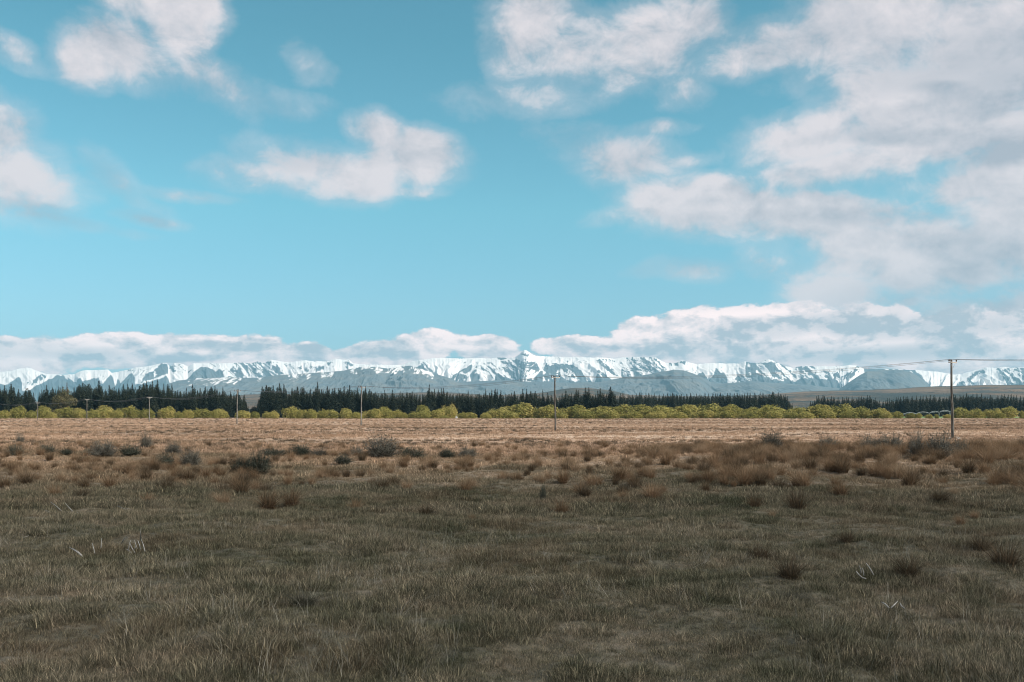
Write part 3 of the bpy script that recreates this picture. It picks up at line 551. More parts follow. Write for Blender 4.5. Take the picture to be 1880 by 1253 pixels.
def put_tree(name, crown, trunk, loc, rz, sc3, label, cat, group):
    root = empty(name, loc, rz); root.scale = sc3; tag(root, label, cat, group)
    for nm, me in (('trunk', trunk), ('crown', crown)):
        o = bpy.data.objects.new(nm, me); col.objects.link(o); o.parent = root
    return root

_o = ['first', 'second', 'third', 'fourth', 'fifth', 'sixth', 'seventh', 'eighth', 'ninth']
ordn = _o + ['tenth', 'eleventh', 'twelfth', 'thirteenth', 'fourteenth', 'fifteenth', 'sixteenth', 'seventeenth', 'eighteenth', 'nineteenth']
for a_, b_ in (('twentieth', 'twenty'), ('thirtieth', 'thirty'), ('fortieth', 'forty'), ('fiftieth', 'fifty'), ('sixtieth', 'sixty'), ('seventieth', 'seventy')): ordn += [a_] + [b_ + ' ' + q for q in _o]
# conifers: front row one by one
pines = [pine_proto(100+k, 25, [4.8, 3.8, 5.4, 4.2, 6.0, 3.4, 5.1, 4.5][k], [.02, .03, .02, .04, .02, .05, .02, .03][k], power=[.85, .72, .95, .8, .9, .65, 1.0, .78][k]) for k in range(8)]
PTOP = [(-40,712),(0,709),(8,706),(16,708),(24,705),(30,714),(37,711),(45,712),(50,704),(58,712),(62,724),(70,724),(74,719),(82,707),(90,713),(98,707),(106,712),(112,703),(116,712),(123,704),(135,713),(145,700),(152,701),(160,697),(168,702),(176,702),(185,702),(195,710),(204,707),(213,706),(222,708),(228,706),(235,703),(246,706),(252,703),(262,698),(270,702),(282,699),(290,699),(300,707),(311,703),(320,711),(330,712),(345,712),(357,706),(370,712),(380,708),(390,706),(400,713),(410,711),(425,716),(435,716),(445,721),(452,730),(459,750),
 (476,735),(480,712),(488,702),(496,703),(503,708),(510,706),(521,705),(530,712),(543,708),(557,706),(565,713),(583,703),(590,712),(602,711),(612,714),(621,706),(630,712),(640,708),(650,710),(660,712),(668,711),(677,710),(690,714),(700,717),(710,716),(721,717),(735,718),(751,713),(765,718),(780,717),(788,707),(800,717),(812,712),(821,713),(835,717),(850,716),(870,717),(885,716),(900,717),(908,713),(925,718),(940,717),(955,715),(970,712),(980,713),(1000,719),(1020,721),(1040,719),(1056,716),(1067,714),(1081,712),(1090,719),(1103,714),(1112,718),(1121,711),(1129,718),(1133,724),
 (1150,725),(1180,723),(1210,725),(1238,721),(1260,724),(1300,725),(1330,722),(1360,724),(1400,723),(1425,721),(1440,724),(1450,733),(1455,742),(1486,742),(1492,732),(1507,727),(1525,730),(1545,731),(1571,729),(1588,726),(1600,728),(1622,737),(1627,734),(1640,731),(1660,729),(1700,728),(1735,727),(1745,725),(1780,724),(1795,724),(1820,728),(1842,725),(1870,728),(1885,727),(1925,727)]
LM = [69, 159, 274, 435, 663, 1019, 1749]
ORD = ['farthest left', 'second from the left', 'third from the left', 'fourth from the left', 'fifth from the left', 'sixth from the left', 'nearest, rightmost']
STANDS = [(-50, 63, 'dark ragged conifer in the clump left of the farthest left power pole'), (63, 159, 'dark conifer beside the broad olive tree, between the first and second poles from left'),
 (159, 274, 'tall dark conifer behind willows between the second and third power poles from left'), (274, 463, 'dark pointed conifer between the third pole from left and the gap in the plantation'),
 (463, 663, 'narrow dark spire conifer between the plantation gap and the fifth pole from left'), (663, 1019, 'narrow dark conifer in the long row between the fifth and sixth poles from left'),
 (1019, 1135, 'dark conifer before the low brown hill, just right of the sixth pole from left'), (1135, 1470, 'small distant conifer in the even row above the unbroken willow hedge'),
 (1470, 1625, 'distant dark conifer in the stand between two notches, left of the nearest pole'), (1625, 1749, 'distant dark conifer behind the irrigator, just left of the nearest pole'), (1749, 2000, 'distant dark conifer in the stand right of the nearest power pole')]
SPECIAL = {107: ('tall conifer with one thin knotted leading shoot above the olive tree', .55), 123: ('rusty brown dying conifer standing among the dark ones', .8), 788: ('tallest single spire rising above the middle of the long conifer row', .85),
           583: ('sharp lone spire conifer standing tallest left of the fifth pole from left', .8), 1121: ('broad heavy conifer at the right end of the tall row, beside the brown hill', 2.0), 1081: ('tall blunt topped conifer in front of the brown hill crest', .95), 72: ('thin ragged conifer standing apart at the right edge of the left gap', .65)}
SN = ['in the clump left of farthest left pole', 'in the clump beside the broad olive tree', 'in the row between second and third poles', 'in the row between third and fourth poles', 'in the row between plantation gap and fifth pole',
 'in the row between fifth and sixth poles', 'in the group right of the sixth pole', 'in the even low row over the hedge', 'in the stand between the two right notches', 'in the stand behind the irrigator', 'in the stand right of the nearest pole']
scount = [0]*len(SN)
r = np.random.default_rng(5); xs = []; x = -14.0
while x < 1898:
    if not (63.5 < x < 68 or 461 < x < 474 or 1457 < x < 1485): xs.append(x)
    x += r.choice([4.0, 7.0, 9.5, 12.5, 15], p=[.14, .26, .28, .2, .12])*r.uniform(.85, 1.15) if x < 1135 else r.choice([3.0, 5.0, 7.5, 9.0], p=[.25, .35, .25, .15])*r.uniform(.85, 1.15)
for k in SPECIAL:                                    # put the remarkable trees exactly at their place
    j = int(np.argmin([abs(v-k) for v in xs])); xs[j] = k
def top_y(px): return float(interp(PTOP, px))
def plant_pine(px, top, Y, wk, label, group, crown=None):
    base = CAMZ*FPX/Y; H = (HOR - top)/FPX*Y + CAMZ
    X = (px-CXP)/FPX*Y; k = int(r.integers(0, 8)); cr, tr, h0 = pines[k]
    if crown: cr = crown
    s = H/h0; return put_tree('conifer', cr, tr, (X, Y, float(gheight(X, Y))-.1), float(r.uniform(0, 6.28)), (s*wk, s*wk, s), label, 'conifer', group)
cnt = 0
brown_crown = pine_proto(140, 25, 2.2, .08, mat=brown_m)[0]
for px in xs:
    far = px > 1135; Y = (1010 if px < 1470 else 1080) + r.uniform(-15, 15) if far else 722 + r.uniform(-8, 10)
    px = float(px); tt = top_y(px) + (r.gamma(1.2, 4.0)-3.0 if not far else r.gamma(1.3, 1.9)-3.0); wk = r.uniform(.8, 1.45); lab = None
    if int(px) in SPECIAL and float(px).is_integer():
        lab, wk = SPECIAL[int(px)]; tt = top_y(px) - 2.0
    st = [q for q in STANDS if q[0] <= px < q[1]][0]
    si = STANDS.index(st); n_ = scount[si]; scount[si] += 1
    look = 'slim' if wk < .98 else ('broad' if wk > 1.32 else 'dark')
    plant_pine(px, tt, Y, wk, lab or '%s conifer, %s from left %s' % (look, ordn[n_], SN[si]), 'conifers ' + SN[si], brown_crown if lab and 'rusty' in lab else None); cnt += 1
print('front conifers', cnt)
# ... and the rows behind them as one wood
V_ = []; F_ = []; T_ = []; off = 0
light = [pine_proto(300+k, 25, 4.0, .0, power=.6, thin=.4)[0] for k in range(5)]
pv = []
for me in light:
    a = np.empty(len(me.vertices)*3, np.float32); me.vertices.foreach_get('co', a); tn = np.empty(len(me.vertices), np.float32); me.attributes['tone'].data.foreach_get('value', tn); pv.append((a.reshape(-1, 3), tn))
for row in range(7):
    x = -20.0
    while x < 1900:
        far = x > 1133; Y = ((1022 if x < 1470 else 1090) + row*9 if far else 731 + row*7) + r.uniform(-4, 4)
        if not (62 < x < 70 or 459 < x < 476 or 1455 < x < 1487):
            tp = top_y(x) + (r.uniform(4, 14) + row*.5)*(1 if not far else .5); H = (HOR-tp)/FPX*Y + CAMZ; X = (x-CXP)/FPX*Y
            a, tn = pv[int(r.integers(0, 5))]; s = H/25; c_, s_ = math.cos(x), math.sin(x)
            q = a * s; q = np.stack([q[:, 0]*c_-q[:, 1]*s_, q[:, 0]*s_+q[:, 1]*c_, q[:, 2]], 1) + np.array([X, Y, 0]); V_.append(q); T_.append(tn)
        x += r.uniform(4, 11) if not far else r.uniform(4, 9)
V_ = np.concatenate(V_); fo = mesh_obj('forest', V_, np.arange(len(V_)).reshape(-1, 4), pine_m, attrs={'tone': np.concatenate(T_)})
tag(fo, 'dark conifer plantation filling in behind the front row of trees', 'forest', kind='stuff')
# the broad olive tree and low dark trees in the gaps
def put_bush(name, pr, px, top, w, Y, label, cat, group, depth=1.0):
    cr, tr, W0, H0 = pr; X = (px-CXP)/FPX*Y; H = (HOR-top)/FPX*Y + CAMZ; Wd = w/FPX*Y
    return put_tree(name, cr, tr, (X, Y, float(gheight(X, Y))-.1), 0.0, (Wd/W0, Wd/W0*depth, H/H0), label, cat, group)
ol = willow_proto(70, 16, 22, 16, mat=olive_m, n=7000, size=(.6, 1.1))
put_bush('broadleaf_tree', ol, 119, 716, 46, 706, 'broad olive brown rounded tree standing before the dark conifers at left', 'tree', None)
dk = [willow_proto(80+k, 12, 10, 9, mat=pine_m, n=3000, size=(.6, 1.0)) for k in range(2)]
for k, (px, top, w) in enumerate([(466, 747, 18), (473, 750, 12), (1462, 752, 14), (1476, 752, 14), (66, 745, 8)]):
    put_bush('dark_bush', dk[k % 2], px, top, w, [780, 790, 1050, 1060, 800][k], ['low dark bush filling the gap in the plantation left of the spires', 'lower dark bush at the right of the plantation gap', 'low dark bush behind the hedge at the left of the right notch', 'low dark bush behind the hedge at the right of the right notch', 'low dark bush in the narrow gap beside the farthest left pole'][k], 'bush', 'low dark bushes in the plantation gaps')

# ------------------------------------------------------------------ willows
wil = [willow_proto(10+k, [13, 11, 14, 12, 10, 15, 12, 13][k], [8, 8, 7.5, 9, 8, 8, 7, 9][k], [9, 7, 11, 8, 6, 12, 8, 10][k]) for k in range(8)]
WILL = [(4,755,30),(33,749.5,34),(58,756,22),(80,748.5,30),(97,757,20),(118,750,40),(145,752,30),(167,755,26),(192,748,38),(214,752,24),(236,746.5,38),(270,752,34),(306,749.5,36),(326,757,18),(345,753,26),(370,752,38),(391,756,20),(405,752,34),(446,755,34),(468,757.5,22),
 (498,756,30),(532,750,38),(556,753,26),(572,754,24),(602,754,40),(635,753,30),(656,757,22),(684,752,34),(707,749,34),(727,756,28),(742,761,14),(776,747,38),(803,752,34),(824,746.5,30),(771,757,40),(817,763,18),(858,758.5,36),(892,758.5,22),
 (915,751,46),(952,742,64),(935,757,40),(1004,747.5,60),(1052,746,56),(1028,758,34),(1095,748,58),(1140,746.5,56),(1075,757,40),(1180,745.5,58),(1120,757,36),(1215,748,50),(1160,757,40),(1252,747,58),(1295,744,64),(1205,757,36),(1338,744.5,58),(1240,757,38),(1378,749,50),(1290,755,44),(1330,755,44),(1416,746,54),(1372,757,36),(1458,748.5,44),(1420,756,38),(1494,745.5,60),(1453,759,26),(1538,746,56),(1480,757,30),(1520,755,36),(1576,748,52),(1560,756,38),(1608,752,40),(1628,757.5,20),(1645,757,28),
 (1672,761,20),(1686,761,16),(1705,761,15),(1719,763,12),(1738,763,22),(1764,750,42),(1790,752,32),(1822,752.5,36),(1850,748.5,44),(1836,759,24),(1877,757,12)]
r2_ = np.random.default_rng(3); last = None; groups = {}
pl = ['the left edge of the photo'] + ['the %s power pole from the left' % q for q in ('first', 'second', 'third', 'fourth', 'fifth', 'sixth')] + ['the nearest power pole']
for (px, top, w) in sorted(WILL):
    seg = sum(px >= q for q in LM); n_ = groups.get(seg, 0); groups[seg] = n_ + 1
    Y = 612 + r2_.uniform(-4, 8) + (758-top)*3.0*(w > 28)
    look = 'low' if top > 756 else ('tall' if top < 748 else 'rounded')
    lab = ('%s yellow green willow, %s bush right of %s' % (look, ordn[n_], pl[seg])) if seg else ('%s yellow green willow bush, %s from the left edge' % (look, ordn[n_]))
    pr = wil[int(r2_.integers(0, 8))]; w *= r2_.uniform(.88, 1.15); top += r2_.uniform(-1.5, 1.5)
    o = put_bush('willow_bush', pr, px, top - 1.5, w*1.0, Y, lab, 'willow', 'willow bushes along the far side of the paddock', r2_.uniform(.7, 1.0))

# ------------------------------------------------------------------ irrigator and small white things
pwh, t = material('galvanised_irrigator_steel'); finish(t, (.40, .42, .44), .5, spec=.4)
tyr, t = material('tyre_rubber'); finish(t, (.03, .03, .03), .9)
Y0 = 905.0; root = empty('pivot_irrigator', ((1728-CXP)/FPX*Y0, Y0, float(gheight((1728-CXP)/FPX*Y0, Y0))), 0)
tag(root, 'long pale irrigator with arched pipe spans over green pasture, left of the nearest pole', 'irrigator')
def wx(px): return (px-1728)/FPX*Y0
stn = [(1655, 2.0), (1682, 3.0), (1706, 3.4), (1724, 4.2), (1744, 4.9), (1764, 5.4)]
for i in range(5):
    (xa, ha), (xb, hb_) = stn[i], stn[i+1]; b = MB(); pts = []
    for k in range(13):
        s_ = k/12; pts.append((wx(xa+(xb-xa)*s_), 0, ha + (hb_-ha)*s_ + 1.5*4*s_*(1-s_)))
    b.tube(pts, [.16]*13, 8); b.build('pipe_span', pwh, root)
    b = MB()
    low = [(p_[0], 0, ha+(hb_-ha)*k/12 + .2 + .25*4*(k/12)*(1-k/12)) for k, p_ in enumerate(pts)]
    for k in range(12):
        for sy in (-.9, .9):
            l0 = (low[k][0], sy if 0 < k else 0, low[k][2]); l1 = (low[k+1][0], sy if k < 11 else 0, low[k+1][2]); b.tube([l0, l1], [.04, .04], 4); b.tube([pts[k], l1], [.035, .035], 4)
    b.build('truss', pwh, root)
for i, (xa, ha) in enumerate(stn[1:5]):
    b = MB()
    for sy in (-1.9, 1.9): b.tube([(wx(xa), 0, ha), (wx(xa), sy, .6)], [.09, .09], 6)
    b.tube([(wx(xa), -2.3, .6), (wx(xa), 2.3, .6)], [.10, .10], 6); tw = b.build('tower', pwh, root)
    for sy in (-2.2, 2.2):
        b = MB(); b.tube([(wx(xa)-.16, sy, .6), (wx(xa)+.16, sy, .6)], [.6, .6], 16); b.build('wheel', tyr, tw)
def boxy(px, py, label, w, h):
    Y = 606.0; X = (px-CXP)/FPX*Y; root = empty('water_tank', (X, Y, float(gheight(X, Y)))); tag(root, label, 'tank', 'small white things at the paddock edge')
    b = MB(); b.tube([(0, 0, 0), (0, 0, h*.85), (0, 0, h)], [w*.5, w*.5, w*.28], 14); b.build('body', wht, root)
    b = MB(); b.tube([(w*.2, 0, h*.9), (w*.2, 0, h*1.9)], [.07, .05], 6); b.build('pipe', wht, root)
wht, t = material('white_plastic'); finish(t, (.75, .76, .76), .5)
boxy(838, 768, 'small white tank with upright pipe in the gap between two willow bushes', 1.4, 1.3)

# ------------------------------------------------------------------ thorny shrubs
shr_m = leafmat('thorn_shrub_twigs', [(.2, (.040, .040, .032)), (.5, (.080, .075, .060)), (.85, (.20, .185, .155))], 1.5, 0)
shr_d = leafmat('dark_green_scrub', [(.2, (.022, .026, .020)), (.5, (.042, .047, .034)), (.85, (.11, .108, .085))], 1.5, 0)
def shrub_proto(seed, W=1.0, H=1.0, n=150, mat=shr_m, leaf=1300, upright=.5):
    r = np.random.default_rng(seed); b = MB(); tips = []
    for k in range(n):
        a = r.uniform(0, 6.283); e = r.uniform(.05, 1)**upright; q = math.sqrt(r.uniform(.02, 1))
        tx, ty, tz = math.cos(a)*W*.5*q*(1.1-.2*e), math.sin(a)*W*.5*q*(1.1-.2*e), H*e*math.sqrt(max(.05, 1-.65*q*q))*r.uniform(.6, 1.25)
        sx, sy = tx*.25, ty*.25; mid = (tx*.6+r.normal()*.03, ty*.6+r.normal()*.03, tz*.55)
        b.tube([(sx, sy, -.03), mid, (tx, ty, tz)], [.012, .008, .003], 3, a=r.uniform(0, 1), cap=False)
        for j in range(5):
            s_ = r.uniform(.3, 1); p0 = Vector((sx, sy, 0)).lerp(Vector((tx, ty, tz)), s_); d = Vector(r.normal(size=3))*.10; d.z = abs(d.z)
            b.tube([p0, p0+d*W], [.006, .002], 3, a=r.uniform(0, 1), cap=False); tips.append(p0+d*W*.5)
    st = b.build('stems', mat, link=False).data
    idx = r.integers(0, len(tips), leaf); C = np.array([tuple(tips[i]) for i in idx]) + r.normal(size=(leaf, 3))*.045
    v, f = leaf_tris(C, r.normal(size=(leaf, 3)), r.uniform(.015, .045, leaf), r)
    lf = mesh_obj('foliage', v, f, mat, link=False, attrs={'tone': np.repeat(r.uniform(0, 1, leaf), 4)}).data
    return lf, st
SH = [shrub_proto(1), shrub_proto(2, n=110, leaf=900), shrub_proto(3, n=170, leaf=1200), shrub_proto(4, mat=shr_d, leaf=2000), shrub_proto(5, mat=shr_d, n=150, leaf=1500), shrub_proto(6, n=46, leaf=260, upright=.9), shrub_proto(7, n=40, leaf=420, upright=.35, mat=shr_d)]
SHRUBS = [(30,840,30,26,3,'dark thorny shrub at the far left, nearest the left edge of the paddock'),(37,813,16,20,1,'small wispy thorn shrub standing alone behind the leftmost dark shrub'),(87,836,36,22,3,'low dark shrub right of the leftmost one, under the first power pole'),
 (122,836,24,14,4,'small low dark shrub between the first dark shrub pair and the big left mound'),(190,838,54,30,2,'large grey mound of thorn shrub, biggest at the left'),(160,836,24,16,4,'small shrub tucked against the left side of the large grey mound'),(240,837,46,23,3,'wide low dark shrub just right of the large grey mound'),
 (268,824,24,30,0,'upright pale twiggy shrub behind the wide low dark shrub'),(318,832,34,24,2,'grey rounded shrub behind and right of the leaning dark shrub'),(300,859,44,32,3,'dark dense shrub in front of the grey rounded shrub at left'),(350,852,44,34,0,'pale see through twiggy shrub right of the dark dense shrub'),
 (476,870,50,48,4,'darkest dense shrub standing alone left of centre, right half of the pair'),(444,870,48,38,3,'dark dense shrub, left half of the lone pair left of centre'),(505,835,56,18,3,'long low dark shrub behind the lone dark pair'),(552,835,44,22,4,'low dark rounded shrub, middle of the long low row'),(588,835,40,16,2,'thin grey shrub at the right end of the long low row'),
 (631,851,38,21,4,'small round dark shrub in front of the tall mixed shrubs at centre'),(655,834,26,24,1,'wispy grey shrub at the left of the tallest central shrub'),(700,838,74,46,2,'tallest and widest central shrub with reddish dead twigs on top'),(757,840,54,27,3,'dark green dense shrub touching the right side of the tallest central shrub'),
 (821,838,34,22,4,'low dark shrub in the separate pair right of the central shrubs'),(858,837,38,22,0,'spiky grey shrub, right one of the separate pair'),(1350,835,30,14,1,'low scraggly grey shrub left of the round thorn bush'),(1416,834,46,42,2,'round grey thorn bush standing clear on the open flat right of centre'),
 (997,911,13,38,4,'narrow upright dark plant standing alone in the near grass'),(1520,829,46,26,0,'low grey shrub along the edge of the tussock bank, first right of the thorn bush'),(1598,832,44,32,0,'ragged grey shrub behind the tussock bank, second from the thorn bush'),(1636,832,54,34,2,'dense grey shrub behind the tussock bank, third from the thorn bush'),
 (1682,851,34,54,1,'tall upright dark green shrub on the tussock bank left of the nearest pole'),(1724,852,56,50,0,'open branching bare thorn bush on the bank just below the nearest pole'),(1766,851,40,42,1,'small bare thorn bush on the tussock bank right of the nearest pole'),
 (790,944,26,12,4,'small dark clump in the shaded grass below the separate shrub pair'),(1660,925,24,12,4,'small dark clump at the lower edge of the rusty tussocks')]
r3_ = np.random.default_rng(9)
for (px, py, w, h_, k, lab) in SHRUBS:
    Y = CAMZ*FPX/(py-HOR); X = (px-CXP)/FPX*Y; z0 = float(gheight(X, Y)); lf, st = SH[k]
    root = empty('thorn_shrub', (X, Y, z0-.02), float(r3_.uniform(0, 6.28))); W_ = w/FPX*Y*1.08; H_ = h_/FPX*Y*1.1; root.scale = (W_, W_, H_)
    tag(root, lab, 'shrub', 'dark thorny shrubs scattered over the paddock')
    for nm, me in (('stems', st), ('foliage', lf)): o = bpy.data.objects.new(nm, me); col.objects.link(o); o.parent = root

# ------------------------------------------------------------------ grass
def gmat(name, sat, inst=True, pr=None):
    m, t = material(name); c, p, flat, far = grass_color(t)
    tn = attr(t, 'tone'); rn = attr(t, 'tint', 'INSTANCER')
    pale = t.ramp(tn, pr or [(0, (.36, .37, .34)), (.5, (.74, .76, .74)), (.78, (1.35, 1.31, 1.24)), (1.0, (3.3, 3.2, 3.0))])
    c = t.mix(1.0, c, pale, 'MULTIPLY')
    c = t.mix(t.m('MULTIPLY', rn, sat), c, t.mix(far, (.16, .105, .066), (.34, .215, .135)))
    finish(t, c, .85, trans=.25, spec=.1); return m
def blades(seed, n, rad, hmin, hmax, wid, lean, mat, spread=1.0, tonepow=1.0, seg=2, curl=.5):
    r = np.random.default_rng(seed); a = r.uniform(0, 6.283, n); q = np.sqrt(r.uniform(0, 1, n))*rad; bx = np.cos(a)*q; by = np.sin(a)*q
    la = a*spread + r.normal(size=n)*.9; ln = np.abs(r.normal(size=n))*lean*(.3 + q/rad); hh = r.uniform(hmin, hmax, n); wd = wid*r.uniform(.6, 1.3, n); fa = r.uniform(0, 6.283, n)
    V = []; 
    for s_ in range(seg+1):
        tt = s_/seg; k = tt**(1+curl); x = bx + np.cos(la)*ln*hh*k; y = by + np.sin(la)*ln*hh*k; z = hh*tt*np.sqrt(np.clip(1-(ln*tt*.55)**2, .15, 1)) - .01
        w = wd*(1-tt*.82)*.5; V.append(np.stack([x-np.cos(fa)*w, y-np.sin(fa)*w, z], 1)); V.append(np.stack([x+np.cos(fa)*w, y+np.sin(fa)*w, z], 1))
    V = np.stack(V, 1); m_ = 2*(seg+1); F = []
    for s_ in range(seg): F.append(np.arange(n)[:, None]*m_ + np.array([2*s_, 2*s_+1, 2*s_+3, 2*s_+2])[None])
    tone = r.uniform(0, 1, n)**tonepow
    return mesh_obj('blades', V.reshape(-1, 3), np.concatenate(F), mat, link=False, attrs={'tone': np.repeat(tone, m_)})
def scatter(name, protos, X, Y, scale, tint, label, tilt=.12, seed=1, kind='stuff'):
    r = np.random.default_rng(seed); n = len(X); Z = gheight(X, Y)
    pc = bpy.data.collections.new(name + '_kinds')
    for p in protos: pc.objects.link(p)
    me = bpy.data.meshes.new(name); me.vertices.add(n); me.vertices.foreach_set('co', np.stack([X, Y, Z], 1).astype(np.float32).ravel())
    rot = np.stack([r.normal(size=n)*tilt, r.normal(size=n)*tilt, r.uniform(0, 6.283, n)], 1).astype(np.float32)
    a = me.attributes.new('rot', 'FLOAT_VECTOR', 'POINT'); a.data.foreach_set('vector', rot.ravel())
    a = me.attributes.new('scl', 'FLOAT', 'POINT'); a.data.foreach_set('value', scale.astype(np.float32))
    a = me.attributes.new('tint', 'FLOAT', 'POINT'); a.data.foreach_set('value', tint.astype(np.float32))
    a = me.attributes.new('pick', 'INT', 'POINT'); a.data.foreach_set('value', r.integers(0, len(protos), n).astype(np.int32))
    o = bpy.data.objects.new(name, me); col.objects.link(o); tag(o, label, None, None, kind)
    g = bpy.data.node_groups.new(name, 'GeometryNodeTree'); g.interface.new_socket('Geometry', in_out='INPUT', socket_type='NodeSocketGeometry'); g.interface.new_socket('Geometry', in_out='OUTPUT', socket_type='NodeSocketGeometry')
    N_ = g.nodes; L_ = g.links; gi = N_.new('NodeGroupInput'); go = N_.new('NodeGroupOutput'); ip = N_.new('GeometryNodeInstanceOnPoints'); ci = N_.new('GeometryNodeCollectionInfo')
    ci.inputs[0].default_value = pc; ci.inputs[1].default_value = True; ci.inputs[2].default_value = True
    def na(nm, ty):
        q = N_.new('GeometryNodeInputNamedAttribute'); q.data_type = ty; q.inputs[0].default_value = nm; return [s for s in q.outputs if s.enabled and s.name == 'Attribute'][0]
    L_.new(gi.outputs[0], ip.inputs['Points']); L_.new(ci.outputs[0], ip.inputs['Instance']); ip.inputs['Pick Instance'].default_value = True
    L_.new(na('pick', 'INT'), ip.inputs['Instance Index']); L_.new(na('rot', 'FLOAT_VECTOR'), ip.inputs['Rotation']); L_.new(na('scl', 'FLOAT'), ip.inputs['Scale']); L_.new(ip.outputs[0], go.inputs[0])
    md = o.modifiers.new('scatter', 'NODES'); md.node_group = g; return o
def wedge(n, y0, y1, seed, p=1.0, margin=.57, extra=2.0):
    """points over the field the camera looks across, and a margin either side; density falls with distance for p > 0"""
    r = np.random.default_rng(seed); u_ = r.uniform(0, 1, n)
    if p == 1.0: y = y0 * (y1/y0)**u_
    else: k = 2-p*1.0; y = (y0**k + u_*(y1**k-y0**k))**(1/k)
    x = r.uniform(-1, 1, n)*(y*margin+extra); return x, y, r
gA = gmat('meadow_grass', .55)
turf = [blades(500+k, 60, .17, .035, .105, .0068, .95, gA, tonepow=1.35) for k in range(7)] + [blades(520+k, 44, .15, .06, .16, .0060, .85, gA, tonepow=1.1) for k in range(3)]
turf2 = [blades(540+k, 44, .24, .06, .20, .014, .9, gA, tonepow=1.3) for k in range(6)]
x, y, r = wedge(105000, 7.5, 40, 21, p=.75)
hmask = fbm(x/.8, y/.8, 77, 3)
scatter('grass', turf, x, y, r.uniform(.6, 1.2, len(x))*(.50+.80*ss(.38, .66, hmask)), np.clip(ss(.56, .74, fbm(x/3.1, y/3.1, 78, 3))*r.uniform(0, 1, len(x)), 0, 1), 'dense dull green and straw coloured grass of the near paddock', seed=31)
x, y, r = wedge(85000, 30, 105, 22, p=.8)
scatter('grass', turf2, x, y, r.uniform(.6, 1.15, len(x))*(.6+.7*ss(.38, .66, fbm(x/2.0, y/2.0, 79, 3)))*np.where(y > 75, .8, 1), np.clip(ss(.50, .70, fbm(x/4, y/4, 80, 3))*r.uniform(0, 1.1, len(x)), 0, 1), 'dry tufted grass of the middle paddock', seed=32)
# long bleached stalks standing over the near turf
gS, t = material('bleached_stalks'); finish(t, t.ramp(attr(t, 'tone'), [(0, (.24, .21, .16)), (1, (.44, .40, .33))]), .8, trans=.1)
stalk = [blades(560+k, 5, .12, .22, .42, .0042, .9, gS, seg=3, curl=.3) for k in range(5)]
x, y, r = wedge(2600, 7.5, 26, 23, p=.6); keep = fbm(x/2.2, y/2.2, 81, 3) > .47; x, y = x[keep], y[keep]
scatter('dry_stalks', stalk, x, y, r.uniform(.6, 1.2, len(x)), np.zeros(len(x)), 'long bleached grass stalks standing over the near turf', seed=33, tilt=.3)
# tussocks: springy fountains of fine rusty leaves
tus_m, t = material('rusty_tussock_leaves'); g = t.n.new('ShaderNodeNewGeometry'); n = t.noise(g.outputs['Position'], .33, 3, .6)
f = t.m('ADD', t.m('MULTIPLY', n, .30), t.m('ADD', t.m('MULTIPLY', attr(t, 'tone'), .25), t.m('MULTIPLY', attr(t, 'tint', 'INSTANCER'), .45)))
finish(t, t.ramp(f, [(.24, (.07, .055, .038)), (.40, (.14, .092, .054)), (.56, (.245, .150, .086)), (.74, (.34, .24, .155))]), .85, trans=.3, spec=.1)
tusp = [blades(600+k, 420, .15, .25, .66, .011, 1.1, tus_m, seg=3, curl=.9, tonepow=1.0) for k in range(6)]
x, y, r = wedge(26000, 27, 96, 24, p=0.0); PXs = CXP + x/y*FPX; PYs = HOR + CAMZ/y*FPX
mask = ss(1050, 1330, PXs + (fbm(x/9, y/9, 82, 2)-.5)*300) * ss(816, 826, PYs) * ss(905, 880, PYs + (fbm(x/7, y/7, 83, 2)-.5)*30)
mask = np.maximum(mask*(.04+.15*ss(.42, .60, fbm(x/3, y/3, 87, 2))), ss(822, 838, PYs)*ss(906, 880, PYs) * ss(.47, .62, fbm(x/5, y/5, 84, 3))*.11)
mask = np.maximum(mask, .012 + .010*ss(890, 870, PYs))
mask = np.maximum(mask, .022*ss(960, 890, PYs)*ss(.45, .6, fbm(x/4, y/4, 89, 3)))
keep = r.uniform(0, 1, len(x)) < mask; x, y = x[keep], y[keep]; print('tussocks', len(x))
scatter('tussock_grass', tusp, x, y, r.uniform(.45, 1.35, len(x))*np.where(x > 8, 1.15, .9), r.uniform(0, 1, len(x)), 'rust brown tussock grass on the bank and scattered through the paddock', seed=34)
# the open flat beyond: low straw tufts thinning with distance
gF = gmat('dry_flat_grass', .8, pr=[(0, (.30, .30, .28)), (.5, (.78, .76, .74)), (.8, (1.1, 1.08, 1.05)), (1.0, (1.6, 1.6, 1.6))])
tf = [blades(650+k, 34, .24, .10, .30, .026, 1.0, gF, seg=2, tonepow=1.2) for k in range(5)]
x, y, r = wedge(90000, 72, 620, 25, p=1.0, margin=.55)
den = fbm(x*.35/9, y/9, 85, 4); keep = r.uniform(0, 1, len(x)) < .25 + .75*ss(.40, .62, den); x, y = x[keep], y[keep]
scatter('grass', tf, x, y, r.uniform(.6, 1.4, len(x))*(.8 + y/700), np.clip(ss(.45, .68, fbm(x/14, y/14, 86, 3))*r.uniform(0, 1.2, len(x)), 0, 1), 'low straw coloured tufts over the sunlit flat', seed=35)
gD, t = material('dark_matted_scrub'); finish(t, t.ramp(attr(t, 'tone'), [(0, (.035, .03, .024)), (1, (.12, .085, .055))]), .9)
td = [blades(670+k, 60, .34, .10, .34, .03, 1.0, gD, seg=2) for k in range(4)]
x, y, r = wedge(22000, 85, 600, 26, p=1.0, margin=.55); den = fbm(x*.25/12, y/7, 88, 4); keep = r.uniform(0, 1, len(x)) < ss(.50, .64, den); x, y = x[keep], y[keep]
scatter('heath', td, x, y, r.uniform(.5, 1.2, len(x))*(.75 + y/600), np.zeros(len(x)), 'dark low heath clumps dotting the sunlit flat', seed=36)

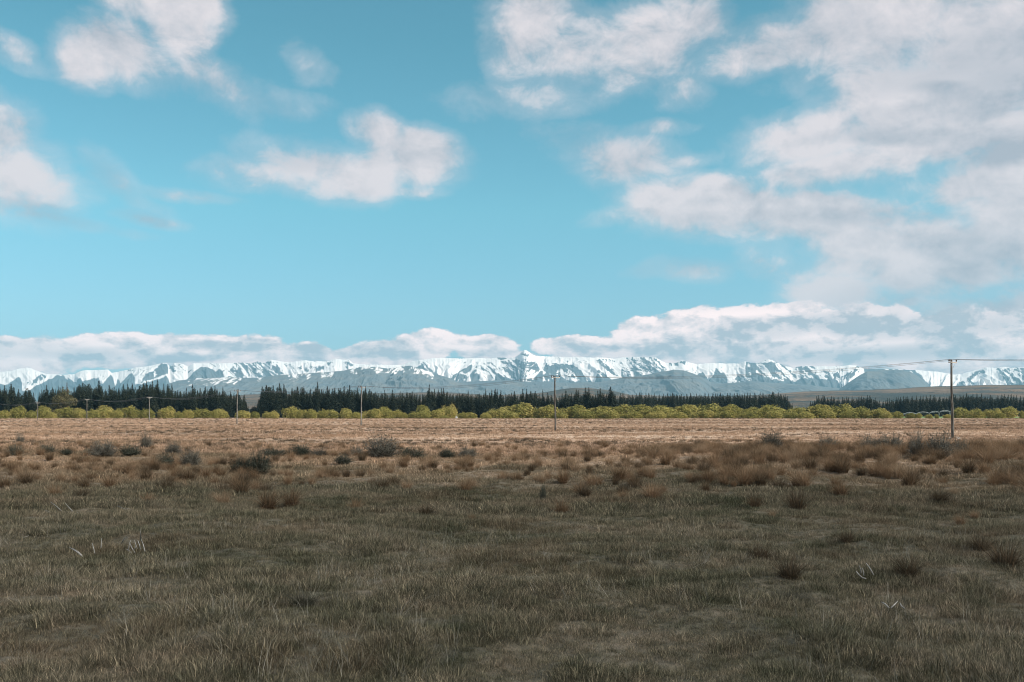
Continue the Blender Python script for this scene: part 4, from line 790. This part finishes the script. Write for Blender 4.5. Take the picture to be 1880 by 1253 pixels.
# near tussocks one can tell apart
dk_m, t = material('dark_sedge_leaves'); finish(t, t.ramp(attr(t, 'tone'), [(0, (.030, .034, .024)), (1, (.10, .09, .065))]), .8)
dks = blades(640, 520, .22, .18, .42, .010, 1.2, dk_m, seg=3, curl=.9)
def one_tussock(px, py, s, dark, lab, k):
    Y = CAMZ*FPX/(py-HOR); X = (px-CXP)/FPX*Y
    o = bpy.data.objects.new('tussock', dks.data if dark else tusp[k % 6].data); o.location = (X, Y, float(gheight(X, Y))-.03); o.rotation_euler = (0, 0, k*1.3); o.scale = (s*1.3, s*1.3, s); col.objects.link(o)
    tag(o, lab, 'tussock', 'single rusty tussocks in the near grass')
for k, a in enumerate([(555,1116,.62,1,'dark round sedge clump low in the near grass left of centre'),(1444,1112,.66,1,'dark narrow sedge clump in the near grass right of centre'),(150,920,.75,0,'rusty tussock alone at the left above the fallen pale sticks'),(305,905,.9,0,'tussock with pale bleached blades on its right side, left of centre'),(410,903,.7,0,'small rusty tussock right of the bleached one'),(487,905,.8,0,'rusty tussock below the lone dark shrub pair'),
  (700,895,.9,0,'rusty tussock below the tallest central shrub'),(725,890,.9,0,'rusty tussock touching the one below the central shrub, on its right'),(783,945,.7,0,'small brown tussock beside a dark clump at centre'),(1145,900,.9,0,'deep rust tussock right of the narrow upright plant'),(1170,893,.8,0,'deep rust tussock, upper right of its twin beside the upright plant'),
  (1395,1030,.72,0,'upright reddish tuft in the near grass right of centre'),(1555,1000,.55,0,'small reddish tuft above the pale dead twigs at right'),(1665,1062,.72,0,'dark based brown tuft right of the pale dead twigs'),(1845,1050,.95,0,'wide dark brown tussock by the right edge of the near grass'),(1800,1010,.7,0,'brown tussock behind the wide one by the right edge'),
  (1450,1085,.7,0,'brown spreading tuft behind the dark narrow clump'),(1725,925,.9,0,'reddish tussock at the foot of the bank below the nearest pole'),(1430,895,.9,0,'big rusty tussock at the lower edge of the bank right of centre')]): one_tussock(*a[:5], k)

# dead pale branches lying in the near grass
dm, t = material('bleached_dead_wood'); n = t.noise(t.n.new('ShaderNodeTexCoord').outputs['Object'], 8, 4)
finish(t, t.ramp(n, [(.35, (.22, .205, .18)), (.65, (.40, .375, .345))]), .8)
DEAD = [('fallen pale sticks fanned out in the left grass below the large grey mound', [((82,948),(105,950)),((93,930),(113,943)),((120,932),(133,943)),((83,945),(100,947))]),
 ('short crossed pale twigs right of the fanned out sticks', [((139,958),(147,950)),((141,948),(147,957)),((163,956),(182,956))]),
 ('long pale fallen branch lying flat, upper left grass', [((215,937),(250,950)),((230,941),(249,944)),((231,948),(250,950))]),
 ('curled pale branch at the left edge with dark litter beside it', [((17,986),(29,995)),((33,997),(53,994)),((0,991),(12,990)),((35,989),(42,986))]),
 ('upright pale dead stems standing in a cluster, left near grass', [((257,980),(259,998)),((259,998),(266,1019)),((238,1004),(248,1022)),((247,1000),(252,1014)),((253,1000),(258,1015)),((240,1000),(236,1015)),((231,1016),(241,1022)),((250,1008),(246,1016))]),
 ('two pale stalks leaning together, left of the upright dead stems', [((127,1013),(152,1029)),((133,1015),(150,1026))]),
 ('single thin pale stem standing between the leaning stalks and the cluster', [((169,1005),(174,1023))]),
 ('short pale stick leaning just above the upright cluster', [((223,1004),(231,994)),((186,996),(185,1016))]),
 ('bare pale dead twigs with a hooked stem, right near grass', [((1590,1043),(1604,1063)),((1577,1047),(1581,1060)),((1572,1058),(1584,1069)),((1578,1066),(1590,1070)),((1583,1052),(1586,1064))]),
 ('low curved pale twig lying right of the dark narrow clump', [((1618,1121),(1632,1125)),((1636,1125),(1648,1120)),((1652,1122),(1660,1126))]),
 ('small forked white twig low in the near grass left of centre', [((507,1152),(515,1148)),((507,1155),(512,1150)),((513,1149),(516,1147))])]
for lab, segs in DEAD:
    ys = [p[1] for s_ in segs for p in s_]; base = max(ys); Yb = CAMZ*FPX/(base-HOR); xm = sum(p[0] for s_ in segs for p in s_)/(2*len(segs)); X0 = (xm-CXP)/FPX*Yb; z0 = float(gheight(X0, Yb))
    b = MB(); flat_ = 'upright' not in lab and 'standing' not in lab and 'hooked' not in lab
    for j, (p, q) in enumerate(segs):
        if p[1] > q[1]: p, q = q, p                 # p is the upper end in view: far end if lying, top if standing
        def w3(pp, low):
            if flat_ or low:
                Y = Yb + (base-pp[1])*.05; X = (pp[0]-CXP)/FPX*Y; return Vector((X-X0, Y-Yb, (HOR-pp[1])/FPX*Y + CAMZ - z0 + .07 + (.0 if low else .06)))
            Y = Yb + (base-pp[1])*.02; X = (pp[0]-CXP)/FPX*Y; return Vector((X-X0, Y-Yb, (HOR-pp[1])/FPX*Y + CAMZ - z0 + .09))
        a_, c_ = w3(p, False), w3(q, True); m_ = (a_+c_)/2 + Vector((.01*math.sin(j*2.1), 0, .015*math.cos(j)))
        b.tube([c_, m_, a_], [.012, .010, .005], 6)
    o = b.build('dead_branch', dm); o.location = (X0, Yb, z0); tag(o, lab, 'branch', 'bleached dead sticks in the near grass')

# ------------------------------------------------------------------ the air
hz, t = material('haze'); v = t.n.new('ShaderNodeVolumePrincipled')
v.inputs['Color'].default_value = (.40, .78, .98, 1); v.inputs['Density'].default_value = 3.6e-5; v.inputs['Anisotropy'].default_value = .0
t.l.new(v.outputs[0], t.out.inputs['Volume'])
hb = MB(); hb.box((0, 9800, 690.0), (47000, 31000, 1480.0)); h = hb.build('haze', hz); tag(h, kind='stuff', label='thin pale blue air haze over the whole plain')
# the cloud overhead, behind the camera towards the sun, whose shade lies on the near paddock
cm, t = material('cloud_vapour'); v = t.n.new('ShaderNodeVolumePrincipled'); v.inputs['Color'].default_value = (1, 1, 1, 1); v.inputs['Density'].default_value = 0.0047
t.l.new(v.outputs[0], t.out.inputs['Volume'])
import bmesh
def make_cloud(tx, ty, rx, ry):
    k = 2500.0 / sdir.z; c = Vector((tx, ty, 0)) + sdir * k
    bm = bmesh.new(); bmesh.ops.create_icosphere(bm, subdivisions=5, radius=1)
    for w in bm.verts:
        d = w.co.copy(); n = float(fbm(d.x*2.4+5, d.y*2.4+d.z*1.7, 91, 4))
        w.co = Vector((d.x*rx, d.y*ry, d.z*(150 if d.z > 0 else 60)*max(0.02, 1-(d.x*d.x+d.y*d.y))**.6)) * (.72 + .56*n)
    me = bpy.data.meshes.new('cloud'); bm.to_mesh(me); bm.free(); me.materials.append(cm)
    o = bpy.data.objects.new('cloud', me); o.location = c; col.objects.link(o); return o
cl = make_cloud(20, -288, 480, 340); tag(cl, kind='stuff')
